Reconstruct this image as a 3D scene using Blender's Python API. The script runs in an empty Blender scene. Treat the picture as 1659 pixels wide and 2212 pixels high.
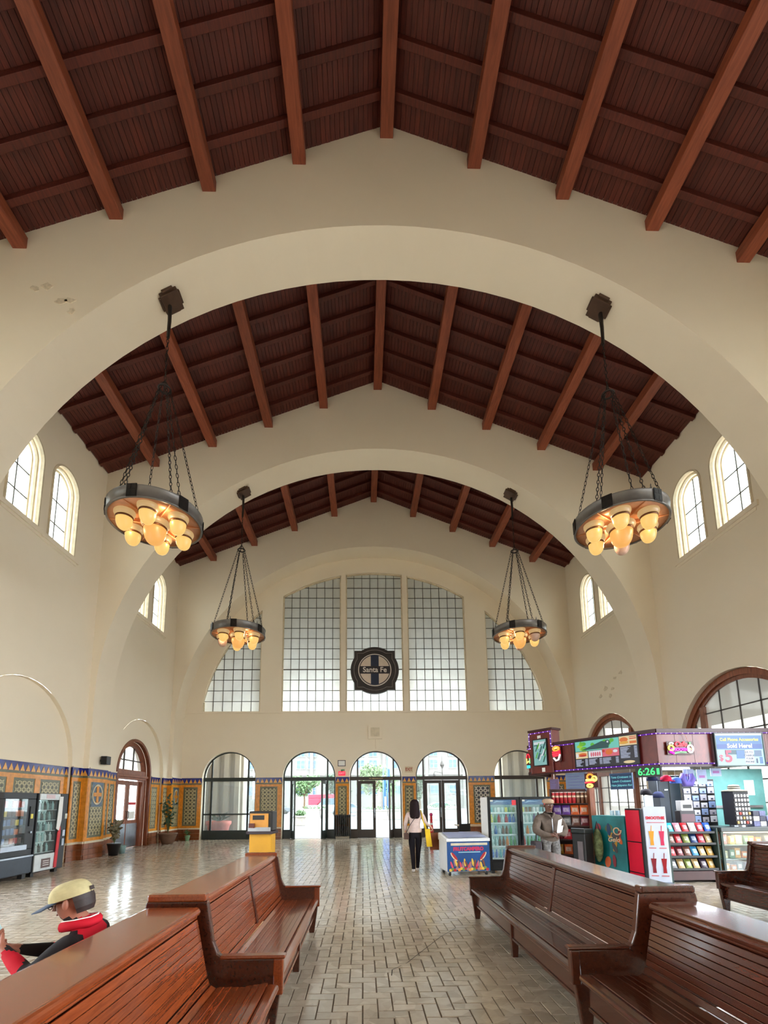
import bpy, bmesh, math, random
from mathutils import Vector, Matrix, noise
random.seed(11)
R = math.radians
sc = bpy.context.scene
C = sc.collection

# ------------------------------------------------------------------ camera
IMW, IMH = 1659.0, 2212.0
FPX, PCX, PCY = 1014.15, 808.71, 1575.93          # lens in pixels, principal point (shifted lens)
PITCH, YAW, ROLL = R(8.753), R(1.442), R(-0.534)
cam_d = bpy.data.cameras.new('camera'); cam = bpy.data.objects.new('camera', cam_d); C.objects.link(cam)
cam_d.sensor_fit = 'HORIZONTAL'; cam_d.sensor_width = 36.0; cam_d.lens = FPX / IMW * 36.0
cam_d.shift_x = (IMW / 2 - PCX) / IMW; cam_d.shift_y = (PCY - IMH / 2) / IMW
cam_d.clip_start = 0.05; cam_d.clip_end = 400
fw = Vector((math.sin(YAW) * math.cos(PITCH), math.cos(YAW) * math.cos(PITCH), math.sin(PITCH)))
rt = fw.cross(Vector((0, 0, 1))).normalized(); up = rt.cross(fw)
rr = rt * math.cos(ROLL) + up * math.sin(ROLL); uu = -rt * math.sin(ROLL) + up * math.cos(ROLL)
m = Matrix((rr, uu, -fw)).transposed().to_4x4(); m.translation = Vector((-0.563, 0.0, 1.55))
cam.matrix_world = m
sc.camera = cam

# ------------------------------------------------------------------ sky, sun, exposure
SKY = 7.0
world = bpy.data.worlds.new('sky'); sc.world = world; world.use_nodes = True
wb = world.node_tree.nodes['Background']; wb.inputs['Color'].default_value = (0.88, 0.95, 1.0, 1); wb.inputs['Strength'].default_value = SKY
sc.view_settings.view_transform = 'Standard'; sc.view_settings.look = 'None'
sc.view_settings.exposure = 1.0; sc.view_settings.gamma = 1.0; sc.view_settings.use_curve_mapping = False
try:
    cy = sc.cycles
    cy.use_denoising = True; cy.max_bounces = 10; cy.diffuse_bounces = 6; cy.glossy_bounces = 4
    cy.transmission_bounces = 6; cy.transparent_max_bounces = 16
    cy.sample_clamp_indirect = 6.0; cy.caustics_reflective = False; cy.caustics_refractive = False
except Exception:
    pass

# ------------------------------------------------------------------ hall measures (metres)
W = 8.68                       # half width at the side walls
HE, HR = 12.02, 15.55          # eaves and ridge
AA, AB, AZ = 8.52, 8.29, 4.72  # arch: half width, rise, springing height
ARCH = [(-4.30, -3.30), (1.74, 2.74), (7.78, 8.78), (13.82, 14.83)]
YF, YW = 19.80, 20.80          # far arch front, far wall
DADO = 2.62
def roof_z(x): return HR - (HR - HE) * abs(x) / W

# ------------------------------------------------------------------ mesh helpers
class MB:
    def __init__(s): s.v = []; s.f = []; s.mi = []; s.cur = 0
    def add(s, vs, fs):
        b = len(s.v); s.v += [tuple(p) for p in vs]
        for f in fs: s.f.append(tuple(b + i for i in f)); s.mi.append(s.cur)
        return s
    def box(s, x0, x1, y0, y1, z0, z1):
        return s.add([(x0,y0,z0),(x1,y0,z0),(x1,y1,z0),(x0,y1,z0),(x0,y0,z1),(x1,y0,z1),(x1,y1,z1),(x0,y1,z1)],
                     [(0,3,2,1),(4,5,6,7),(0,1,5,4),(1,2,6,5),(2,3,7,6),(3,0,4,7)])
    def cbox(s, cx, cy_, cz, sx, sy, sz): return s.box(cx-sx/2, cx+sx/2, cy_-sy/2, cy_+sy/2, cz-sz/2, cz+sz/2)
    def obox(s, o, ax, ay, az):            # box spanned by three vectors from corner o
        o, ax, ay, az = map(Vector, (o, ax, ay, az))
        p = [o, o+ax, o+ax+ay, o+ay, o+az, o+ax+az, o+ax+ay+az, o+ay+az]
        return s.add(p, [(0,3,2,1),(4,5,6,7),(0,1,5,4),(1,2,6,5),(2,3,7,6),(3,0,4,7)])
    def quad(s, a, b, c, d): return s.add([a, b, c, d], [(0,1,2,3)])
    def prism(s, pts, axis, t0, t1):       # polygon (2-D) extruded along an axis
        n = len(pts)
        def P(p, t):
            if axis == 'x': return (t, p[0], p[1])
            if axis == 'y': return (p[0], t, p[1])
            return (p[0], p[1], t)
        vs = [P(p, t0) for p in pts] + [P(p, t1) for p in pts]
        fs = [tuple(range(n))[::-1], tuple(range(n, 2*n))] + [(i, (i+1) % n, n+(i+1) % n, n+i) for i in range(n)]
        return s.add(vs, fs)
    def strip(s, a, b, closed=False):      # quad strip between two equal point rows
        n = len(a); m_ = n if closed else n-1
        return s.add(list(a)+list(b), [(i, (i+1) % n, n+(i+1) % n, n+i) for i in range(m_)])
    def tube(s, pts, r, seg=8, cap=True):
        pts = [Vector(p) for p in pts]; n = len(pts)
        rs = r if isinstance(r, (list, tuple)) else [r]*n
        ref = Vector((0, 0, 1)); rows = []
        d0 = (pts[1]-pts[0]).normalized()
        if abs(d0.dot(ref)) > .95: ref = Vector((1, 0, 0))
        nx = d0.cross(ref).normalized()
        for i, p in enumerate(pts):
            d = (pts[min(i+1, n-1)]-pts[max(i-1, 0)]).normalized()
            nx = (nx-d*nx.dot(d))
            nx = nx.normalized() if nx.length > 1e-6 else d.orthogonal().normalized()
            ny = d.cross(nx)
            rows.append([p+(nx*math.cos(2*math.pi*k/seg)+ny*math.sin(2*math.pi*k/seg))*rs[i] for k in range(seg)])
        b = len(s.v)
        for row in rows: s.v += [tuple(q) for q in row]
        for i in range(n-1):
            for k in range(seg):
                s.f.append((b+i*seg+k, b+i*seg+(k+1) % seg, b+(i+1)*seg+(k+1) % seg, b+(i+1)*seg+k)); s.mi.append(s.cur)
        if cap:
            s.f.append(tuple(b+k for k in range(seg))[::-1]); s.mi.append(s.cur)
            s.f.append(tuple(b+(n-1)*seg+k for k in range(seg))); s.mi.append(s.cur)
        return s
    def lathe(s, prof, seg=16, o=(0, 0, 0), cap=True):   # (r, z) profile around z
        b = len(s.v)
        for r, z in prof:
            for k in range(seg):
                a = 2*math.pi*k/seg; s.v.append((o[0]+r*math.cos(a), o[1]+r*math.sin(a), o[2]+z))
        for i in range(len(prof)-1):
            for k in range(seg):
                s.f.append((b+i*seg+k, b+i*seg+(k+1) % seg, b+(i+1)*seg+(k+1) % seg, b+(i+1)*seg+k)); s.mi.append(s.cur)
        if cap and prof[0][0] > 1e-5: s.f.append(tuple(b+k for k in range(seg))[::-1]); s.mi.append(s.cur)
        if cap and prof[-1][0] > 1e-5: s.f.append(tuple(b+(len(prof)-1)*seg+k for k in range(seg))); s.mi.append(s.cur)
        return s
    def blob(s, c, rx, ry, rz, seg=12, rows=8):
        prof = [(max(math.sin(math.pi*i/rows), 1e-4), -math.cos(math.pi*i/rows)) for i in range(rows+1)]
        t = MB(); t.lathe(prof, seg)
        return s.add([(c[0]+x*rx, c[1]+y*ry, c[2]+z*rz) for x, y, z in t.v], t.f)
    def xf(s, M):                          # transform everything collected so far
        s.v = [tuple(M @ Vector(p)) for p in s.v]; return s
    def mesh(s, name, mats=None, smooth=False):
        me = bpy.data.meshes.new(name); me.from_pydata(s.v, [], s.f)
        if mats:
            for q in (mats if isinstance(mats, (list, tuple)) else [mats]): me.materials.append(q)
        if len(set(s.mi)) > 1: me.polygons.foreach_set('material_index', s.mi)
        if smooth: me.polygons.foreach_set('use_smooth', [True]*len(me.polygons))
        me.update(); return me
    def build(s, name, mats, parent=None, smooth=False, bev=0, loc=None):
        return link(name, s.mesh(name, mats, smooth), parent, bev, loc)

def link(name, me, parent=None, bev=0, loc=None, rot=None):
    o = bpy.data.objects.new(name, me); C.objects.link(o)
    if parent is not None: o.parent = parent
    if loc is not None: o.location = loc
    if rot is not None: o.rotation_euler = rot
    if bev:
        b = o.modifiers.new('bevel', 'BEVEL'); b.width = bev; b.segments = 2; b.limit_method = 'ANGLE'
    return o
def tag(o, label, cat, group=None, kind=None):
    o['label'] = label; o['category'] = cat
    if group: o['group'] = group
    if kind: o['kind'] = kind
    return o
def thing(name, label, cat, loc=(0, 0, 0), rotz=0.0, group=None):
    o = bpy.data.objects.new(name, None); C.objects.link(o); o.empty_display_size = .1
    o.location = loc; o.rotation_euler = (0, 0, rotz)
    return tag(o, label, cat, group)
def struct(name, mb, mat, smooth=False, parent=None, bev=0):
    o = mb.build(name, mat, parent, smooth, bev)
    if parent is None: o['kind'] = 'structure'
    return o
def sroot(name):
    o = bpy.data.objects.new(name, None); C.objects.link(o); o['kind'] = 'structure'; return o
def dup(root, loc, rotz=None, label=None):
    r = root.copy(); C.objects.link(r); r.location = loc
    if rotz is not None: r.rotation_euler = (0, 0, rotz)
    if label: r['label'] = label
    for ch in list(root.children):
        c = ch.copy(); C.objects.link(c); c.parent = r
        for g in ch.children:
            d = g.copy(); C.objects.link(d); d.parent = c
    return r
def text_mesh(txt, size, mat, name='lettering', depth=0.004, align='CENTER', bold=0.0, shear=0.0, sx=1.0):
    cu = bpy.data.curves.new(name, 'FONT'); cu.body = txt; cu.size = size; cu.extrude = depth
    cu.align_x = align; cu.align_y = 'CENTER'; cu.offset = bold; cu.shear = shear; cu.resolution_u = 3
    t = bpy.data.objects.new(name, cu); C.objects.link(t)
    bpy.context.view_layer.update()
    me = bpy.data.meshes.new_from_object(t.evaluated_get(bpy.context.evaluated_depsgraph_get()))
    bpy.data.objects.remove(t); bpy.data.curves.remove(cu)
    if sx != 1.0:
        for v in me.vertices: v.co.x *= sx
    me.materials.clear(); me.materials.append(mat); me.name = name
    return me
def put_text(txt, size, mat, parent, loc, rot, name='lettering', **k):
    return link(name, text_mesh(txt, size, mat, name, **k), parent, 0, loc, rot)

# ------------------------------------------------------------------ materials
MATS = {}
EMIT = .62                       # lamps and screens against the exposure of the shot
def lin(c):                      # sRGB 0-255 -> linear
    return tuple(((x/255)/12.92 if x/255 <= .04045 else ((x/255+.055)/1.055)**2.4) for x in c)
def newmat(name):
    q = bpy.data.materials.new(name); q.use_nodes = True
    nt = q.node_tree; return q, nt, nt.nodes['Principled BSDF']
def N(nt, kind, **kw):
    n = nt.nodes.new(kind)
    for k, v in kw.items():
        if k in n.inputs: n.inputs[k].default_value = v
        else: setattr(n, k, v)
    return n
def M(name, col, rough=.5, metal=0.0, var=.12, scale=6.0, emit=0.0, bump=0.0, coat=0.0, spec=None, alpha=None, stretch=None):
    """plain procedural material: base colour varied by noise, optional bump"""
    if name in MATS: return MATS[name]
    q, nt, b = newmat(name); c = lin(col)
    if var > 0:
        tc = N(nt, 'ShaderNodeTexCoord'); src = tc.outputs['Object']
        if stretch:
            mp = N(nt, 'ShaderNodeMapping'); mp.inputs['Scale'].default_value = stretch; nt.links.new(src, mp.inputs[0]); src = mp.outputs[0]
        nz = N(nt, 'ShaderNodeTexNoise', Scale=scale, Detail=4.0); nt.links.new(src, nz.inputs['Vector'])
        rp = N(nt, 'ShaderNodeValToRGB')
        rp.color_ramp.elements[0].position = .3; rp.color_ramp.elements[1].position = .7
        rp.color_ramp.elements[0].color = tuple(x*(1-var) for x in c)+(1,)
        rp.color_ramp.elements[1].color = tuple(min(1, x*(1+var)) for x in c)+(1,)
        nt.links.new(nz.outputs['Fac'], rp.inputs[0]); nt.links.new(rp.outputs[0], b.inputs['Base Color'])
        if bump:
            bp = N(nt, 'ShaderNodeBump', Strength=bump, Distance=.02); nt.links.new(nz.outputs['Fac'], bp.inputs['Height']); nt.links.new(bp.outputs[0], b.inputs['Normal'])
    else:
        b.inputs['Base Color'].default_value = c+(1,)
    b.inputs['Roughness'].default_value = rough; b.inputs['Metallic'].default_value = metal
    if coat: b.inputs['Coat Weight'].default_value = coat; b.inputs['Coat Roughness'].default_value = .12
    if spec is None and rough >= .65: spec = .15
    if spec is not None: b.inputs['Specular IOR Level'].default_value = spec
    if emit:
        b.inputs['Emission Color'].default_value = c+(1,); b.inputs['Emission Strength'].default_value = emit
    if alpha is not None: b.inputs['Alpha'].default_value = alpha
    MATS[name] = q; return q
def math_n(nt, op, a, b=None, c=None):
    n = nt.nodes.new('ShaderNodeMath'); n.operation = op
    for i, x in enumerate((a, b, c)):
        if x is None: continue
        if isinstance(x, (int, float)): n.inputs[i].default_value = x
        else: nt.links.new(x, n.inputs[i])
    return n.outputs[0]
def mixc(nt, fac, a, b):
    n = nt.nodes.new('ShaderNodeMix'); n.data_type = 'RGBA'
    if isinstance(fac, (int, float)): n.inputs[0].default_value = fac
    else: nt.links.new(fac, n.inputs[0])
    for i, x in ((6, a), (7, b)):
        if isinstance(x, tuple): n.inputs[i].default_value = x if len(x) == 4 else x+(1,)
        else: nt.links.new(x, n.inputs[i])
    return n.outputs[2]

def plaster():
    q, nt, b = newmat('plaster')
    geo = N(nt, 'ShaderNodeNewGeometry')
    n1 = N(nt, 'ShaderNodeTexNoise', Scale=.35, Detail=5.0, Roughness=.6); nt.links.new(geo.outputs['Position'], n1.inputs['Vector'])
    n2 = N(nt, 'ShaderNodeTexNoise', Scale=14.0, Detail=3.0); nt.links.new(geo.outputs['Position'], n2.inputs['Vector'])
    c = mixc(nt, math_n(nt, 'MULTIPLY', n1.outputs['Fac'], .55), lin((242, 231, 210)), lin((220, 205, 180)))
    nt.links.new(c, b.inputs['Base Color']); b.inputs['Roughness'].default_value = .75
    bp = N(nt, 'ShaderNodeBump', Strength=.06, Distance=.02); nt.links.new(n2.outputs['Fac'], bp.inputs['Height']); nt.links.new(bp.outputs[0], b.inputs['Normal'])
    return q
def wood(name, c0, c1, rough, sc_=(1, 1, 1), coat=0.0, grain=9.0, worn=None):
    q, nt, b = newmat(name)
    tc = N(nt, 'ShaderNodeTexCoord'); mp = N(nt, 'ShaderNodeMapping'); mp.inputs['Scale'].default_value = sc_
    oi = N(nt, 'ShaderNodeObjectInfo')
    add = N(nt, 'ShaderNodeVectorMath', operation='ADD'); nt.links.new(tc.outputs['Object'], add.inputs[0])
    cmb = N(nt, 'ShaderNodeCombineXYZ')
    for k in range(3): nt.links.new(math_n(nt, 'MULTIPLY', oi.outputs['Random'], 7.3+k), cmb.inputs[k])
    nt.links.new(cmb.outputs[0], add.inputs[1]); nt.links.new(add.outputs[0], mp.inputs[0])
    nz = N(nt, 'ShaderNodeTexNoise', Scale=grain, Detail=6.0, Roughness=.62, Distortion=.5); nt.links.new(mp.outputs[0], nz.inputs['Vector'])
    rp = N(nt, 'ShaderNodeValToRGB'); e = rp.color_ramp.elements
    e[0].position = .32; e[0].color = lin(c0)+(1,); e[1].position = .68; e[1].color = lin(c1)+(1,)
    nt.links.new(nz.outputs['Fac'], rp.inputs[0])
    hv = N(nt, 'ShaderNodeHueSaturation'); nt.links.new(rp.outputs[0], hv.inputs['Color'])
    nt.links.new(math_n(nt, 'MULTIPLY_ADD', oi.outputs['Random'], .3, .85), hv.inputs['Value'])
    nt.links.new(hv.outputs[0], b.inputs['Base Color'])
    b.inputs['Roughness'].default_value = rough
    if coat: b.inputs['Coat Weight'].default_value = coat; b.inputs['Coat Roughness'].default_value = .1
    bp = N(nt, 'ShaderNodeBump', Strength=.05, Distance=.004); nt.links.new(nz.outputs['Fac'], bp.inputs['Height']); nt.links.new(bp.outputs[0], b.inputs['Normal'])
    MATS[name] = q; return q
def ornament(name, ground, line, dot, cell=.16):
    """glazed tile with an interlaced ring ornament; u runs along either wall direction, v is height"""
    q, nt, b = newmat(name)
    geo = N(nt, 'ShaderNodeNewGeometry'); sp = N(nt, 'ShaderNodeSeparateXYZ'); nt.links.new(geo.outputs['Position'], sp.inputs[0])
    u = math_n(nt, 'DIVIDE', math_n(nt, 'ADD', sp.outputs[0], sp.outputs[1]), cell)
    v = math_n(nt, 'DIVIDE', sp.outputs[2], cell)
    def dist(du, dv):
        fu = math_n(nt, 'SUBTRACT', math_n(nt, 'FRACT', math_n(nt, 'ADD', u, du)), .5)
        fv = math_n(nt, 'SUBTRACT', math_n(nt, 'FRACT', math_n(nt, 'ADD', v, dv)), .5)
        return math_n(nt, 'SQRT', math_n(nt, 'ADD', math_n(nt, 'MULTIPLY', fu, fu), math_n(nt, 'MULTIPLY', fv, fv)))
    d1 = dist(0, 0); d2 = dist(.5, .5)
    def ring(d, r, w): return math_n(nt, 'LESS_THAN', math_n(nt, 'ABSOLUTE', math_n(nt, 'SUBTRACT', d, r)), w)
    mk = math_n(nt, 'MAXIMUM', ring(d1, .40, .055), ring(d2, .27, .05))
    c = mixc(nt, mk, lin(ground), lin(line))
    c = mixc(nt, math_n(nt, 'LESS_THAN', d1, .14), c, lin(dot))
    nz = N(nt, 'ShaderNodeTexNoise', Scale=9.0, Detail=3.0); nt.links.new(geo.outputs['Position'], nz.inputs['Vector'])
    hv = N(nt, 'ShaderNodeHueSaturation'); nt.links.new(c, hv.inputs['Color']); nt.links.new(math_n(nt, 'MULTIPLY_ADD', nz.outputs['Fac'], .6, .7), hv.inputs['Value'])
    nt.links.new(hv.outputs[0], b.inputs['Base Color']); b.inputs['Roughness'].default_value = .3
    bp = N(nt, 'ShaderNodeBump', Strength=.25, Distance=.01); nt.links.new(mk, bp.inputs['Height']); nt.links.new(bp.outputs[0], b.inputs['Normal'])
    MATS[name] = q; return q
def floor_tile():
    q, nt, b = newmat('floor_tile')
    geo = N(nt, 'ShaderNodeNewGeometry')
    nz = N(nt, 'ShaderNodeTexNoise', Scale=.55, Detail=5.0, Roughness=.6); nt.links.new(geo.outputs['Position'], nz.inputs['Vector'])
    n2 = N(nt, 'ShaderNodeTexNoise', Scale=17.0, Detail=3.0); nt.links.new(geo.outputs['Position'], n2.inputs['Vector'])
    vo = N(nt, 'ShaderNodeTexVoronoi', Scale=7.0); nt.links.new(geo.outputs['Position'], vo.inputs['Vector'])
    c = mixc(nt, nz.outputs['Fac'], lin((170, 156, 137)), lin((204, 192, 174)))
    c = mixc(nt, math_n(nt, 'MULTIPLY', n2.outputs['Fac'], .5), c, lin((150, 136, 120)))
    hv = N(nt, 'ShaderNodeHueSaturation'); nt.links.new(c, hv.inputs['Color'])
    rd = N(nt, 'ShaderNodeSeparateColor'); nt.links.new(vo.outputs['Color'], rd.inputs[0])
    nt.links.new(math_n(nt, 'MULTIPLY_ADD', rd.outputs[0], .3, .85), hv.inputs['Value'])
    nt.links.new(hv.outputs[0], b.inputs['Base Color'])
    nt.links.new(math_n(nt, 'MULTIPLY_ADD', n2.outputs['Fac'], .16, .07), b.inputs['Roughness'])
    bp = N(nt, 'ShaderNodeBump', Strength=.05, Distance=.01); nt.links.new(n2.outputs['Fac'], bp.inputs['Height']); nt.links.new(bp.outputs[0], b.inputs['Normal'])
    MATS['floor_tile'] = q; return q
def glassy(name, col, clear, trans, gloss=.06, rough=.03, spots=False):
    """window glass: clear part lets you see through, milky part scatters the daylight, thin gloss"""
    q, nt, b = newmat(name); nt.nodes.remove(b); out = nt.nodes['Material Output']
    t = N(nt, 'ShaderNodeBsdfTransparent'); t.inputs[0].default_value = lin(col)+(1,)
    tl = N(nt, 'ShaderNodeBsdfTranslucent'); tl.inputs[0].default_value = lin(col)+(1,)
    df = N(nt, 'ShaderNodeBsdfDiffuse'); df.inputs[0].default_value = lin(col)+(1,)
    gl = N(nt, 'ShaderNodeBsdfGlossy'); gl.inputs['Roughness'].default_value = rough
    a = N(nt, 'ShaderNodeMixShader'); a.inputs[0].default_value = trans; nt.links.new(df.outputs[0], a.inputs[1]); nt.links.new(tl.outputs[0], a.inputs[2])
    if spots:
        geo = N(nt, 'ShaderNodeNewGeometry'); nz = N(nt, 'ShaderNodeTexNoise', Scale=1.6, Detail=6.0, Roughness=.65); nt.links.new(geo.outputs['Position'], nz.inputs['Vector'])
        cc = mixc(nt, nz.outputs['Fac'], tuple(x*.75 for x in lin(col)), lin(col))
        nt.links.new(cc, tl.inputs[0]); nt.links.new(cc, df.inputs[0])
    m1 = N(nt, 'ShaderNodeMixShader'); m1.inputs[0].default_value = clear; nt.links.new(a.outputs[0], m1.inputs[1]); nt.links.new(t.outputs[0], m1.inputs[2])
    m2 = N(nt, 'ShaderNodeMixShader'); m2.inputs[0].default_value = gloss; nt.links.new(m1.outputs[0], m2.inputs[1]); nt.links.new(gl.outputs[0], m2.inputs[2])
    nt.links.new(m2.outputs[0], out.inputs[0]); MATS[name] = q; return q
def emitter(name, col, strength):
    if name in MATS: return MATS[name]
    q, nt, b = newmat(name); b.inputs['Base Color'].default_value = tuple(x*.12 for x in lin(col))+(1,)
    b.inputs['Emission Color'].default_value = lin(col)+(1,); b.inputs['Emission Strength'].default_value = strength*EMIT
    b.inputs['Roughness'].default_value = .4; MATS[name] = q; return q

PL = plaster()
CEIL = wood('ceiling_wood', (66, 23, 15), (98, 39, 26), .6, (6, .5, 6), grain=5)
BEAM = wood('beam_wood', (116, 54, 33), (150, 78, 50), .55, (5, .5, 5), grain=4)
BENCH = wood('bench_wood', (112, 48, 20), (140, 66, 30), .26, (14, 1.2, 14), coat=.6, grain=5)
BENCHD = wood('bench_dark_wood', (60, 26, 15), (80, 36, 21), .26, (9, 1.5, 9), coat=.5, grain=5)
DOORW = wood('door_wood', (104, 52, 30), (150, 84, 52), .45, (7, 7, .8), coat=.2, grain=4)
KIOSK = wood('kiosk_panel_wood', (88, 26, 22), (120, 42, 34), .35, (2, 2, 1), coat=.3, grain=3)
GREENF = M('frame_green_black', (42, 50, 48), .45)
BROWNF = M('frame_brown_black', (58, 50, 46), .4)
CREAMF = M('frame_cream', (214, 200, 172), .6)
MUNT = M('muntin_grey', (84, 78, 68), .6)
ORANGE = M('tile_orange', (214, 138, 42), .25, var=.2, scale=9)
BLUE = M('tile_cobalt', (34, 40, 118), .2, var=.3, scale=8)
YELT = M('tile_amber', (222, 160, 78), .25, var=.15, scale=12)
GREYT = M('tile_olive_grey', (104, 104, 78), .3, var=.2)
BROWNT = M('tile_brown', (128, 72, 40), .3, var=.3, scale=5)
ORN = ornament('tile_ornament', (104, 98, 70), (196, 184, 140), (60, 56, 46))
ORNB = ornament('tile_ornament_white', (70, 62, 52), (218, 212, 196), (40, 46, 80), .2)
FLOORT = floor_tile()
GROUT = M('floor_grout', (104, 92, 80), .85)
FROST = glassy('frosted_glass', (226, 228, 220), .10, .82, .04, .2, spots=True)
CLER = glassy('clerestory_glass', (206, 212, 208), .22, .8, .04, .1)
CLEAR = glassy('clear_glass', (240, 246, 246), .93, .5, .05, .02)
DIM = glassy('dim_glass', (170, 166, 156), .35, .5, .10, .05)
BLACK = M('black_paint', (26, 26, 28), .4)
IRON = M('dark_iron', (46, 40, 36), .5, .6)
STEEL = M('brushed_steel', (170, 176, 186), .28, .9)
WHITE = M('white_paint', (232, 232, 230), .45, var=.04)
CHROME = M('chrome', (210, 212, 214), .12, 1.0, var=0)
RUBBER = M('rubber_black', (20, 20, 21), .7)
RED = M('red_paint', (206, 30, 44), .4)
PAPER = M('paper_white', (238, 238, 234), .7, var=.03)
# ================================================================== the hall
def arch_z(x, a=AA, b=AB, z=AZ): return z + b*math.sqrt(max(0.0, 1-(x/a)**2))
XS = [AA*math.cos(math.pi*(1-i/48)) for i in range(49)]
XS[24] = 0.0
def arch_wall(name, y0, y1):
    mb = MB()
    for y, flip in ((y0, 1), (y1, 0)):
        for s_ in (-1, 1):
            q = [(s_*W, y, 0), (s_*AA, y, 0), (s_*AA, y, roof_z(AA)+.1), (s_*W, y, roof_z(W)+.1)]
            mb.quad(*q)
        a = [(x, y, arch_z(x)) for x in XS]; b = [(x, y, roof_z(x)+.1) for x in XS]
        mb.strip(a, b)
    sof = [(-AA, 0)]+[(x, arch_z(x)) for x in XS]+[(AA, 0)]
    mb.strip([(x, y0, z) for x, z in sof], [(x, y1, z) for x, z in sof])
    return struct(name, mb, PL)
for nm, (y0, y1) in zip(('wall_arch_rear', 'wall_arch_overhead', 'wall_arch_near', 'wall_arch_middle'), ARCH): arch_wall(nm, y0, y1)
arch_wall('wall_arch_far', YF, YW+.02)

def hole(uc, hw, zb, zs, rise, n=12):
    def zt(u): return zs + rise*math.sqrt(max(0.0, 1-((u-uc)/hw)**2))
    return dict(us=[uc+hw*math.cos(math.pi*(1-i/(2*n))) for i in range(2*n+1)], zb=zb, zt=zt)
def cut_wall(mb, P, u0, u1, z0, z1, holes, ztop=None):
    """vertical strips between sample columns, leaving the holes open; P maps (u, z, depth) to space"""
    us = {round(u0, 5), round(u1, 5)}
    for h in holes: us |= {round(u, 5) for u in h['us']}
    us = sorted(us)
    for a, b in zip(us, us[1:]):
        if b-a < 1e-4: continue
        mid = (a+b)/2
        act = sorted([h for h in holes if h['us'][0] < mid < h['us'][-1]], key=lambda h: h['zb'])
        lo = (z0, z0)
        for h in act:
            if h['zb'] > min(lo)+1e-4: mb.quad(P(a, lo[0], 0), P(b, lo[1], 0), P(b, h['zb'], 0), P(a, h['zb'], 0))
            lo = (h['zt'](a), h['zt'](b))
        mb.quad(P(a, lo[0], 0), P(b, lo[1], 0), P(b, z1, 0), P(a, z1, 0))
def outline(h): return [(h['us'][0], h['zb'])]+[(u, h['zt'](u)) for u in h['us']]+[(h['us'][-1], h['zb'])]
def reveal(mb, P, h, d0, d1, bottom=True):
    o = outline(h)
    mb.strip([P(u, z, d0) for u, z in o], [P(u, z, d1) for u, z in o], closed=bottom)
def fill(mb, P, h, d):
    for a, b in zip(h['us'], h['us'][1:]):
        mb.quad(P(a, h['zb'], d), P(b, h['zb'], d), P(b, h['zt'](b), d), P(a, h['zt'](a), d))
def band(mb, P, h, w, d0, d1, foot=True):
    """moulding that follows the outline of a hole, w wide, from depth d0 to d1"""
    o = outline(h); uc = (h['us'][0]+h['us'][-1])/2; hw = (h['us'][-1]-h['us'][0])/2
    k = (hw-w)/hw
    zs = h['zt'](h['us'][0]); inn = [(uc+(u-uc)*k, (zs+(z-zs)*k) if z > zs else z) for u, z in o]
    A = [P(u, z, d0) for u, z in o]; B = [P(u, z, d0) for u, z in inn]; D = [P(u, z, d1) for u, z in inn]; E_ = [P(u, z, d1) for u, z in o]
    mb.strip(A, B); mb.strip(B, D); mb.strip(D, E_); mb.strip(E_, A)

# --- side walls with clerestory openings and large low arches
def PX(sd):                       # wall at X = sd*W, depth runs outwards
    return lambda u, z, d: (sd*(W+d), u, z)
CLW = [(10.48, 'a'), (11.96, 'b')]
BAYS = [(-3.30, 1.74), (2.74, 7.78), (8.78, 13.82), (14.83, 19.80)]
OFFS = [-12.08, -6.04, 0.0, 6.04]
win_no = [0]
side_wall = {}
for sd, nm in ((-1, 'wall_left'), (1, 'wall_right')):
    mb = MB(); P = PX(sd)
    for (y0, y1), off in zip(BAYS, OFFS):
        hs = [hole(c+off, .58, 8.45, 10.17, .58) for c, _ in CLW]
        r = 2.0 if sd < 0 else 2.15
        low = hole(11.3+off, r, 0.0, 2.62, r) if off >= 0 else (hole(11.3+off, 2.3, 0.0, 5.2, 2.3) if sd > 0 else hole(11.3+off, 1.9, 0.0, 3.4, 1.9))  # unseen near bays: openings enlarged to let in more daylight
        cut_wall(mb, P, y0, y1, 0, HE+.1, hs+[low])
        for h in hs: reveal(mb, P, h, 0, .5)
        reveal(mb, P, low, 0, .12, False)
        if sd < 0 and off == 6.04:                       # the niche of the third bay holds a doorway
            dh = hole(17.19, 1.29, 0.0, 2.60, 1.29)
            us = sorted(set([round(u, 5) for u in low['us']]+[round(u, 5) for u in dh['us']]))
            for a, b in zip(us, us[1:]):
                inside = dh['us'][0] < (a+b)/2 < dh['us'][-1]
                za, zb = (dh['zt'](a), dh['zt'](b)) if inside else (0, 0)
                mb.quad(P(a, za, .12), P(b, zb, .12), P(b, low['zt'](b), .12), P(a, low['zt'](a), .12))
            reveal(mb, P, dh, .12, .62, False)
        elif sd < 0 and off >= 0: fill(mb, P, low, .12)
        else: reveal(mb, P, low, .12, .5, False)
    # plain stretches behind the piers
    for (a, b) in ARCH: mb.quad(P(a, 0, 0), P(b, 0, 0), P(b, HE+.1, 0), P(a, HE+.1, 0))
    side_wall[sd] = struct(nm, mb, PL)

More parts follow.
